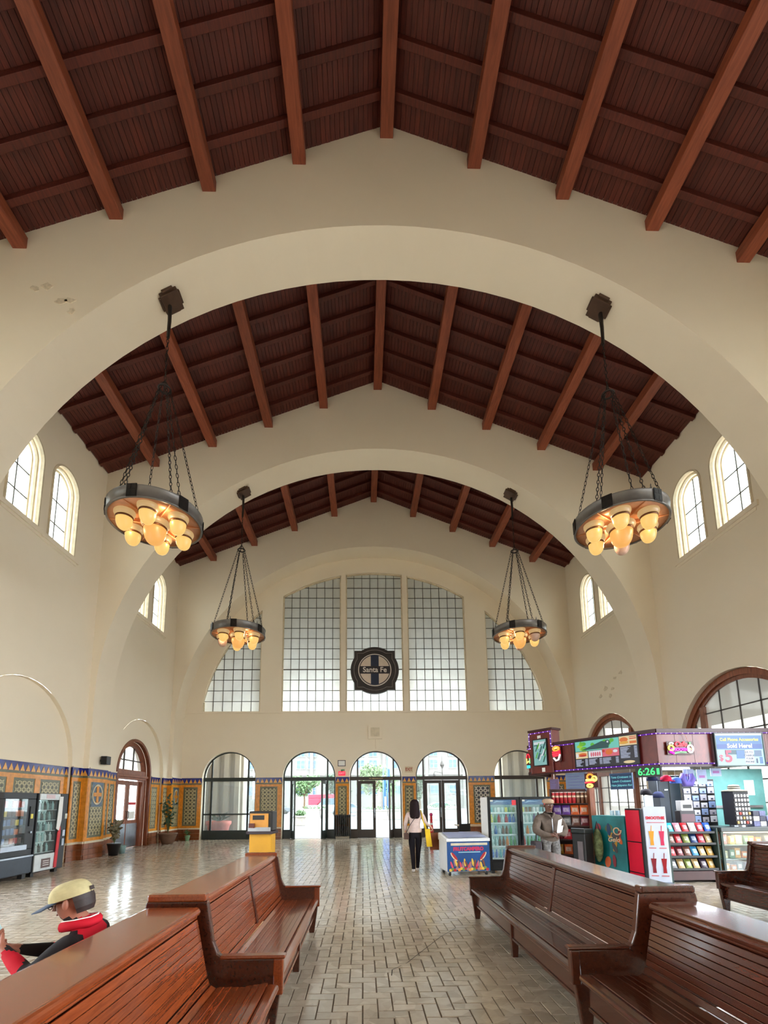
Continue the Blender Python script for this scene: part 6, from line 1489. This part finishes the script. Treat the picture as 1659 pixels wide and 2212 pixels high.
def face(parent, c, fwd, upv, skin, s_=1.0, glasses=False):
    """nose, eyes, brows, mouth and ears on a head centred at c"""
    c, f, u = Vector(c), Vector(fwd).normalized(), Vector(upv).normalized(); u = (u-f*u.dot(f)).normalized(); r = f.cross(u).normalized()
    def at(x, y, z): return c+(r*x+f*y+u*z)*s_
    mb = MB(); mb.add([at(-.006, .092, .020), at(.006, .092, .020), at(.016, .090, -.026), at(-.016, .090, -.026), at(0, .118, -.020), at(0, .098, .015)], [(0, 5, 4, 3), (5, 1, 2, 4), (3, 4, 2)]); mb.build('nose', skin, parent, True)
    dark = M('eye_dark', (34, 24, 22), .3, var=0); wt = M('eye_white', (214, 206, 200), .3, var=0); lip = M('lip', (120, 66, 60), .5, var=0)
    for x in (-.032, .032):
        mb = MB(); mb.blob(at(x, .083, .018), .012*s_, .012*s_, .008*s_, 8, 6); e = mb.build('eye', wt, parent, True)
        mb = MB(); mb.blob(at(x, .092, .018), .006*s_, .006*s_, .006*s_, 8, 6); mb.build('iris', dark, e, True)
        mb = MB(); mb.tube([at(x-.017, .088, .034), at(x, .094, .040), at(x+.017, .088, .035)], .004*s_, 5); mb.build('brow', dark, parent)
        mb = MB(); q = 1 if x > 0 else -1; mb.blob(at(q*.088, .0, -.002), .013*s_, .018*s_, .032*s_, 8, 8); mb.build('ear', skin, parent, True)
    mb = MB(); mb.tube([at(-.025, .086, -.052), at(0, .094, -.050), at(.025, .086, -.052)], [.003*s_, .007*s_, .003*s_], 6); mb.build('mouth', lip, parent, True)
    if glasses:
        mb = MB()
        for x in (-.034, .034): mb.tube([at(x+.026*math.cos(a), .104, .014+.020*math.sin(a)) for a in [i*math.pi/6 for i in range(13)]], .0022*s_, 5, False)
        mb.tube([at(-.008, .106, .016), at(.008, .106, .016)], .0022*s_, 5)
        for x in (-.06, .06): mb.tube([at(x, .103, .018), at(x*1.42, .06, .020), at(x*1.45, -.01, .014)], .0022*s_, 5)
        mb.build('glasses', BLACK, parent)

# ---- woman walking away towards the doors
wm = thing('person', 'person walking away with a pale top, dark trousers, long dark hair and white trainers', 'person', (.60, 10.75, 0))
nd = {'pelvis': ((0, 0, .86), (.150, .105)), 'waist': ((0, 0, 1.0), (.125, .09)), 'chest': ((0, 0, 1.20), (.145, .10)), 'neckb': ((0, 0, 1.33), (.07, .06)), 'neck': ((0, .01, 1.38), .048), 'jaw': ((0, .02, 1.43), (.07, .078)), 'skull': ((0, .015, 1.50), (.082, .092)), 'crown': ((0, .01, 1.555), (.06, .066)),
      'lhip': ((-.085, 0, .80), (.10, .10)), 'lknee': ((-.065, .01, .47), .062), 'lcalf': ((-.06, -.03, .30), .055), 'lankle': ((-.055, -.06, .09), .042), 'lheel': ((-.055, -.07, .04), .036), 'ltoe': ((-.06, .09, .03), (.040, .028)),
      'rhip': ((.085, 0, .80), (.10, .10)), 'rknee': ((.065, .05, .47), .062), 'rcalf': ((.06, .08, .30), .055), 'rankle': ((.05, .10, .10), .042), 'rheel': ((.05, .10, .045), .036), 'rtoe': ((.065, .25, .035), (.040, .028)),
      'lsh': ((-.155, 0, 1.28), .062), 'lelb': ((-.215, .02, 1.04), .044), 'lwrist': ((-.20, .12, .85), .028), 'rsh': ((.155, 0, 1.28), .062), 'relb': ((.25, .05, 1.06), .044), 'rwrist': ((.37, .14, .98), .028)}
eg = [('pelvis', 'waist'), ('waist', 'chest'), ('chest', 'neckb'), ('neckb', 'neck'), ('neck', 'jaw'), ('jaw', 'skull'), ('skull', 'crown'), ('pelvis', 'lhip'), ('lhip', 'lknee'), ('lknee', 'lcalf'), ('lcalf', 'lankle'), ('lankle', 'lheel'), ('lheel', 'ltoe'), ('pelvis', 'rhip'), ('rhip', 'rknee'), ('rknee', 'rcalf'), ('rcalf', 'rankle'), ('rankle', 'rheel'), ('rheel', 'rtoe'), ('chest', 'lsh'), ('lsh', 'lelb'), ('lelb', 'lwrist'), ('chest', 'rsh'), ('rsh', 'relb'), ('relb', 'rwrist')]
hand(nd, eg, (-.20, .12, .85), (.0, .25, -1), (.3, .9, .2), (1, 0, 0), 'l', .5, .95); hand(nd, eg, (.37, .14, .98), (.45, .2, -.8), (.2, .9, .3), (-.8, 0, -.3), 'r', .9, .95)
SKW = M('skin_light', (206, 160, 136), .5, var=.06); TOP = M('top_pale_rose', (206, 184, 178), .8, var=.1, scale=18); TRS = M('trousers_black', (24, 21, 27), .8, var=.2); SHO = M('trainer_white', (226, 220, 222), .6, var=.05)
def pw(c):
    if c.z < .075: return 3
    if c.z < .90 and abs(c.x) < .185 and not (c.z > .70 and abs(c.x) > .18): return 2
    if c.z > 1.345 or (abs(c.x) > .19 and c.z < .90) or (c.x > .33): return 0
    return 1
skinned('body', nd, eg, [SKW, TOP, TRS, SHO], pw, wm)
mb = MB()                                            # long hair: cap of hair falling to the shoulders
rows = []
for z, rx_, ry_, yo in ((1.60, .02, .02, .0), (1.585, .06, .065, -.005), (1.54, .095, .10, -.01), (1.47, .105, .105, -.02), (1.38, .108, .10, -.03), (1.28, .118, .085, -.045), (1.20, .105, .065, -.065), (1.17, .07, .04, -.07)):
    rows.append([(rx_*math.cos(2*math.pi*k/18)*(1+.03*math.sin(5*k)), yo+ry_*math.sin(2*math.pi*k/18) if math.sin(2*math.pi*k/18) < .3 else yo+ry_*.3, z) for k in range(18)])
for a, b in zip(rows, rows[1:]): mb.strip(a, b, True)
mb.build('hair', M('hair_dark', (30, 17, 20), .7, var=.4, scale=40, stretch=(1, 1, .1)), wm, True)
mb = MB(); mb.lathe([(.145, 0), (.15, .03), (.148, .07), (.14, .09)], 20, cap=False); mb.v = [(x*1.02, y*.76, z+.865) for x, y, z in mb.v]; mb.build('top_hem', TOP, wm, True)
tt = thing('tote_bag', 'bright yellow tote bag on the walking person\'s right shoulder', 'bag', (.60, 10.75, 0))
YT = M('tote_yellow', (226, 186, 20), .6, var=.08, scale=8)
mb = MB(); mb.add([(.20, -.16, .93), (.31, -.16, .95), (.33, -.03, .94), (.22, -.02, .93), (.235, -.17, .56), (.36, -.17, .56), (.375, -.02, .56), (.25, -.02, .56)], [(0, 1, 5, 4), (1, 2, 6, 5), (2, 3, 7, 6), (3, 0, 4, 7), (4, 5, 6, 7)]); mb.build('bag_body', YT, tt, bev=.008)
mb = MB(); mb.tube([(.22, -.15, .93), (.17, -.09, 1.15), (.13, -.02, 1.355), (.16, .06, 1.30), (.26, .0, .94)], .012, 6); mb.build('strap', YT, tt, True)
pb = thing('paper_carrier', 'brown paper carrier bag hanging from the walking person\'s right hand', 'bag', (.60, 10.75, 0))
KB_ = M('kraft_brown', (128, 78, 56), .8); mb = MB(); mb.add([(.36, .10, .84), (.62, .14, .84), (.62, .26, .84), (.36, .22, .84), (.35, .10, .46), (.63, .14, .46), (.63, .26, .46), (.35, .22, .46)], [(0, 1, 5, 4), (1, 2, 6, 5), (2, 3, 7, 6), (3, 0, 4, 7), (4, 5, 6, 7)]); mb.build('bag_body', KB_, pb, bev=.006); mb = MB(); mb.tube([(.41, .14, .84), (.43, .17, .93), (.48, .17, .84)], .005, 5); mb.build('handle', KB_, pb)
pu = thing('shoulder_bag', 'small brown cross body bag at the walking person\'s left hip', 'bag', (.60, 10.75, 0)); mb = MB(); mb.box(-.26, -.15, -.12, -.04, .72, .86); mb.build('bag_body', M('leather_brown', (74, 48, 40), .5), pu, bev=.015); mb = MB(); mb.tube([(-.20, -.08, .86), (-.13, -.115, 1.02), (.0, -.125, 1.20), (.10, -.06, 1.345)], .008, 5); mb.build('strap', M('strap_dark', (52, 40, 42), .6), pu)

# ---- man standing by the fridges, facing the hall
sm = thing('person', 'person in a tan flat cap and grey-brown jacket standing before the fridges with folded papers', 'person', (3.02, 9.15, 0), R(184))
nd = {'pelvis': ((0, 0, .84), (.165, .125)), 'waist': ((0, 0, .98), (.175, .14)), 'chest': ((0, 0, 1.16), (.185, .13)), 'neckb': ((0, 0, 1.29), (.085, .075)), 'neck': ((0, .02, 1.335), .055), 'jaw': ((0, .035, 1.385), (.072, .08)), 'skull': ((0, .03, 1.45), (.085, .095)), 'crown': ((0, .02, 1.50), (.066, .075)),
      'lhip': ((-.09, 0, .78), .12), 'lknee': ((-.10, .03, .45), .08), 'lankle': ((-.10, 0, .10), .05), 'lheel': ((-.10, -.02, .045), .042), 'ltoe': ((-.11, .15, .035), (.045, .032)), 'rhip': ((.09, 0, .78), .12), 'rknee': ((.10, .03, .45), .08), 'rankle': ((.10, 0, .10), .05), 'rheel': ((.10, -.02, .045), .042), 'rtoe': ((.11, .15, .035), (.045, .032)),
      'lsh': ((-.20, -.01, 1.22), .092), 'lelb': ((-.29, .04, .98), .082), 'lfore': ((-.20, .15, .92), .066), 'lwrist': ((-.09, .20, .93), .036), 'rsh': ((.20, -.01, 1.22), .092), 'relb': ((.30, .05, .98), .082), 'rfore': ((.19, .15, .91), .066), 'rwrist': ((.07, .21, .90), .036)}
eg = [('pelvis', 'waist'), ('waist', 'chest'), ('chest', 'neckb'), ('neckb', 'neck'), ('neck', 'jaw'), ('jaw', 'skull'), ('skull', 'crown')]
for q in 'lr': eg += [('pelvis', q+'hip'), (q+'hip', q+'knee'), (q+'knee', q+'ankle'), (q+'ankle', q+'heel'), (q+'heel', q+'toe'), ('chest', q+'sh'), (q+'sh', q+'elb'), (q+'elb', q+'fore'), (q+'fore', q+'wrist')]
hand(nd, eg, (-.09, .20, .93), (1, .25, -.15), (0, .1, 1), (.2, -.6, -.6), 'l', .7); hand(nd, eg, (.07, .21, .90), (-1, .3, -.1), (0, .1, 1), (-.2, -.4, -.7), 'r', .7)
SKD = M('skin_dark', (96, 62, 50), .45, var=.1); JK = M('jacket_taupe', (98, 86, 78), .75, var=.22, scale=14, bump=.3); TG = M('trousers_grey_print', (112, 110, 110), .8, var=.5, scale=26)
def pm_(c):
    if c.z < .06: return 3
    if c.z < .80: return 2
    if c.z > 1.325 or (abs(c.x) < .085 and c.y > .165 and c.z < 1.0): return 0
    return 1
skinned('body', nd, eg, [SKD, JK, TG, BLACK], pm_, sm)
face(sm, (0, .025, 1.445), (0, 1, -.08), (0, 0, 1), SKD)
mb = MB(); mb.lathe([(.088, 0), (.104, .02), (.112, .045), (.095, .075), (.05, .092), (.001, .095)], 20); mb.v = [(x, y*1.12+.018, z+1.485+.12*max(0, -y)*.4) for x, y, z in mb.v]; CPm = M('cap_tan', (176, 150, 128), .8, var=.15, scale=20); q = mb.build('flat_cap', CPm, sm, True)
mb = MB(); mb.prism([(-.085, .07), (-.07, .135), (0, .158), (.07, .135), (.085, .07)], 'z', 1.490, 1.502); mb.build('cap_peak', CPm, q, bev=.004)
mb = MB(); mb.tube([(-.10, .04, 1.30), (-.05, .105, 1.26), (0, .125, 1.20), (.05, .105, 1.26), (.10, .04, 1.30)], [.02, .026, .02, .026, .02], 8); mb.build('collar', JK, sm, True)
mb = MB(); mb.tube([(0, .140, 1.20), (0, .150, 1.05), (0, .150, .90)], .006, 5); mb.build('zip', STEEL, sm)
t = thing('folded_papers', 'white folded papers held by the standing person in the flat cap', 'papers', (3.02, 9.15, 0), R(184)); mb = MB(); mb.obox((-.12, .205, .98), (.09, .03, -.03), (.0, .008, 0), (-.06, -.03, .22)); mb.build('sheet', PAPER, t); mb = MB(); mb.obox((-.04, .225, .93), (-.10, .0, .03), (.0, .008, 0), (-.03, 0, .12)); mb.build('sheet', PAPER, t)
t = thing('shoulder_bag', 'dark bag at the side of the standing person in the flat cap', 'bag', (3.02, 9.15, 0), R(184)); mb = MB(); mb.box(.20, .36, -.10, .10, .48, .78); mb.build('bag_body', M('bag_plum', (44, 34, 42), .6), t, bev=.03); mb = MB(); mb.tube([(.28, 0, .78), (.27, .02, 1.0), (.20, -.02, 1.315), (.10, -.12, 1.2)], .012, 5); mb.build('strap', M('bag_plum', (44, 34, 42), .6), t)

# ---- man sitting on the far side of the nearest left bench, reading a phone
st = thing('person', 'person in a khaki cap and black and red jacket seated behind the nearest left bench', 'person', (-2.20, 2.96, 0), R(98))
st.scale = (1, 1, .945)
# local +y is where the person faces (towards the left wall)
nd = {'pelvis': ((0, -.02, .50), (.155, .12)), 'waist': ((0, -.03, .64), (.15, .115)), 'chest': ((0, .0, .80), (.165, .115)), 'neckb': ((0, .02, .905), (.085, .075)), 'neck': ((0, .055, .945), .056), 'jaw': ((0, .10, .985), (.07, .08)), 'skull': ((0, .09, 1.045), (.085, .095)), 'crown': ((0, .075, 1.09), (.068, .075)),
      'lhip': ((-.10, .05, .50), .105), 'lknee': ((-.13, .46, .50), .078), 'lankle': ((-.12, .44, .10), .048), 'lheel': ((-.12, .42, .045), .042), 'ltoe': ((-.13, .60, .035), (.045, .032)), 'rhip': ((.10, .05, .50), .105), 'rknee': ((.13, .46, .50), .078), 'rankle': ((.12, .44, .10), .048), 'rheel': ((.12, .42, .045), .042), 'rtoe': ((.13, .60, .035), (.045, .032)),
      'lsh': ((-.195, .0, .845), .075), 'lelb': ((-.24, .17, .68), .062), 'lwrist': ((-.12, .36, .80), .034), 'rsh': ((.195, .0, .845), .075), 'relb': ((.25, .16, .68), .062), 'rwrist': ((.04, .36, .76), .034)}
eg = [('pelvis', 'waist'), ('waist', 'chest'), ('chest', 'neckb'), ('neckb', 'neck'), ('neck', 'jaw'), ('jaw', 'skull'), ('skull', 'crown')]
for q in 'lr': eg += [('pelvis', q+'hip'), (q+'hip', q+'knee'), (q+'knee', q+'ankle'), (q+'ankle', q+'heel'), (q+'heel', q+'toe'), ('chest', q+'sh'), (q+'sh', q+'elb'), (q+'elb', q+'wrist')]
hand(nd, eg, (-.12, .36, .80), (.55, .75, .35), (-.3, -.1, 1), (.6, -.3, .5), 'l', .6); hand(nd, eg, (.04, .36, .76), (-.2, .9, .4), (-.9, .1, .3), (-.3, -.4, .6), 'r', .6)
SKM = M('skin_tan', (164, 104, 84), .5, var=.08); JB = M('jacket_black', (40, 36, 38), .8, var=.25); JR = M('jacket_red', (186, 26, 44), .75, var=.12); JN = M('jeans_dark', (46, 50, 66), .85)
def ps_(c):
    if c.z < .06: return 4
    if c.z < .54 and c.y > -.2: return 3
    if c.z > .955 or (c.y > .355 and c.z > .6): return 0
    if abs(c.x) > .15 and c.y > .22 and c.z > .55: return 2            # red cuffs
    if c.z > .83 and abs(c.x) < .125 and c.y < .03: return 2            # red yoke at the back
    return 1
skinned('body', nd, eg, [SKM, JB, JR, JN, BLACK], ps_, st)
HC = Vector((0, .09, 1.04)); HF = Vector((0, 1, -.32)); HU = Vector((0, .3, 1))
face(st, HC, HF, HU, SKM, 1.0, glasses=True)
def hp_(x, y, z):
    f = HF.normalized(); u = (HU-f*HU.dot(f)).normalized(); r = f.cross(u); return HC+r*x+f*y+u*z
mb = MB()                                            # short dark hair at the back and sides
rows = [[hp_(rx_*math.cos(a), ry_*math.sin(a)-.012, z) for a in [math.pi*1.10+k*math.pi*.80/12 for k in range(13)]] for z, rx_, ry_ in ((.05, .098, .108), (.0, .098, .112), (-.045, .090, .104), (-.075, .076, .088))]
for a, b in zip(rows, rows[1:]): mb.strip(a, b)
mb.build('hair', M('hair_brown_black', (44, 32, 30), .6, var=.3, scale=40), st, True)
KH = M('cap_khaki', (186, 174, 132), .85, var=.08, scale=30)
mb = MB(); rows = []
for i in range(9):
    t_ = i/8; zz = .028+.098*math.sin(t_*math.pi/2); k_ = math.cos(t_*math.pi/2)**.62; rows.append([hp_(.106*k_*math.cos(2*math.pi*j/24), -.002+.120*k_*math.sin(2*math.pi*j/24)-.01*t_, zz) for j in range(24)])
for a, b in zip(rows, rows[1:]): mb.strip(a, b, True)
cp = mb.build('cap_crown', KH, st, True)
mb = MB(); vis = [hp_(.102*math.cos(a), .112*math.sin(a), .032) for a in [R(14+152*k/14) for k in range(15)]]; vo = [hp_(.088*math.cos(a)*1.02, .10+.115*math.sin(a), .006) for a in [R(14+152*k/14) for k in range(15)]]
mb.strip(vis, vo); mb.strip([p+Vector((0, 0, -.006)) for p in vo], [p+Vector((0, 0, -.006)) for p in vis]); mb.strip(vo, [p+Vector((0, 0, -.006)) for p in vo]); mb.build('visor', M('visor_slate', (66, 78, 98), .7), cp, True)
mb = MB(); mb.add([hp_(-.03, -.123, .035), hp_(.03, -.123, .035), hp_(.025, -.124, .06), hp_(-.025, -.124, .06)], [(0, 1, 2, 3)]); mb.build('cap_strap', M('strap_dark', (52, 40, 42), .6), cp)
mb = MB(); mb.tube([(-.075, .105, .905), (-.090, .04, .915), (-.06, -.035, .925), (0, -.055, .930), (.06, -.035, .925), (.090, .04, .915), (.075, .105, .905)], .030, 8); o = mb.build('collar', JR, st, True); mb = MB(); mb.tube([(-.075, .108, .936), (-.090, .04, .946), (-.06, -.038, .956), (0, -.058, .961), (.06, -.038, .956), (.090, .04, .946), (.075, .108, .936)], .004, 6); mb.build('collar_piping', PAPER, o, True)
ph = thing('mobile_phone', 'white phone held by the seated person in the khaki cap', 'phone', (-2.20, 2.96, 0), R(98)); mb = MB(); mb.obox((-.07, .44, .82), (.075, 0, 0), (0, .008, -.006), (0, .07, .12)); mb.build('body', M('phone_white', (214, 226, 230), .3), ph, bev=.006); mb = MB(); mb.obox((-.065, .438, .83), (.065, 0, 0), (0, .002, -.001), (0, .058, .10)); mb.build('screen', M('phone_screen', (190, 220, 230), .2), ph)
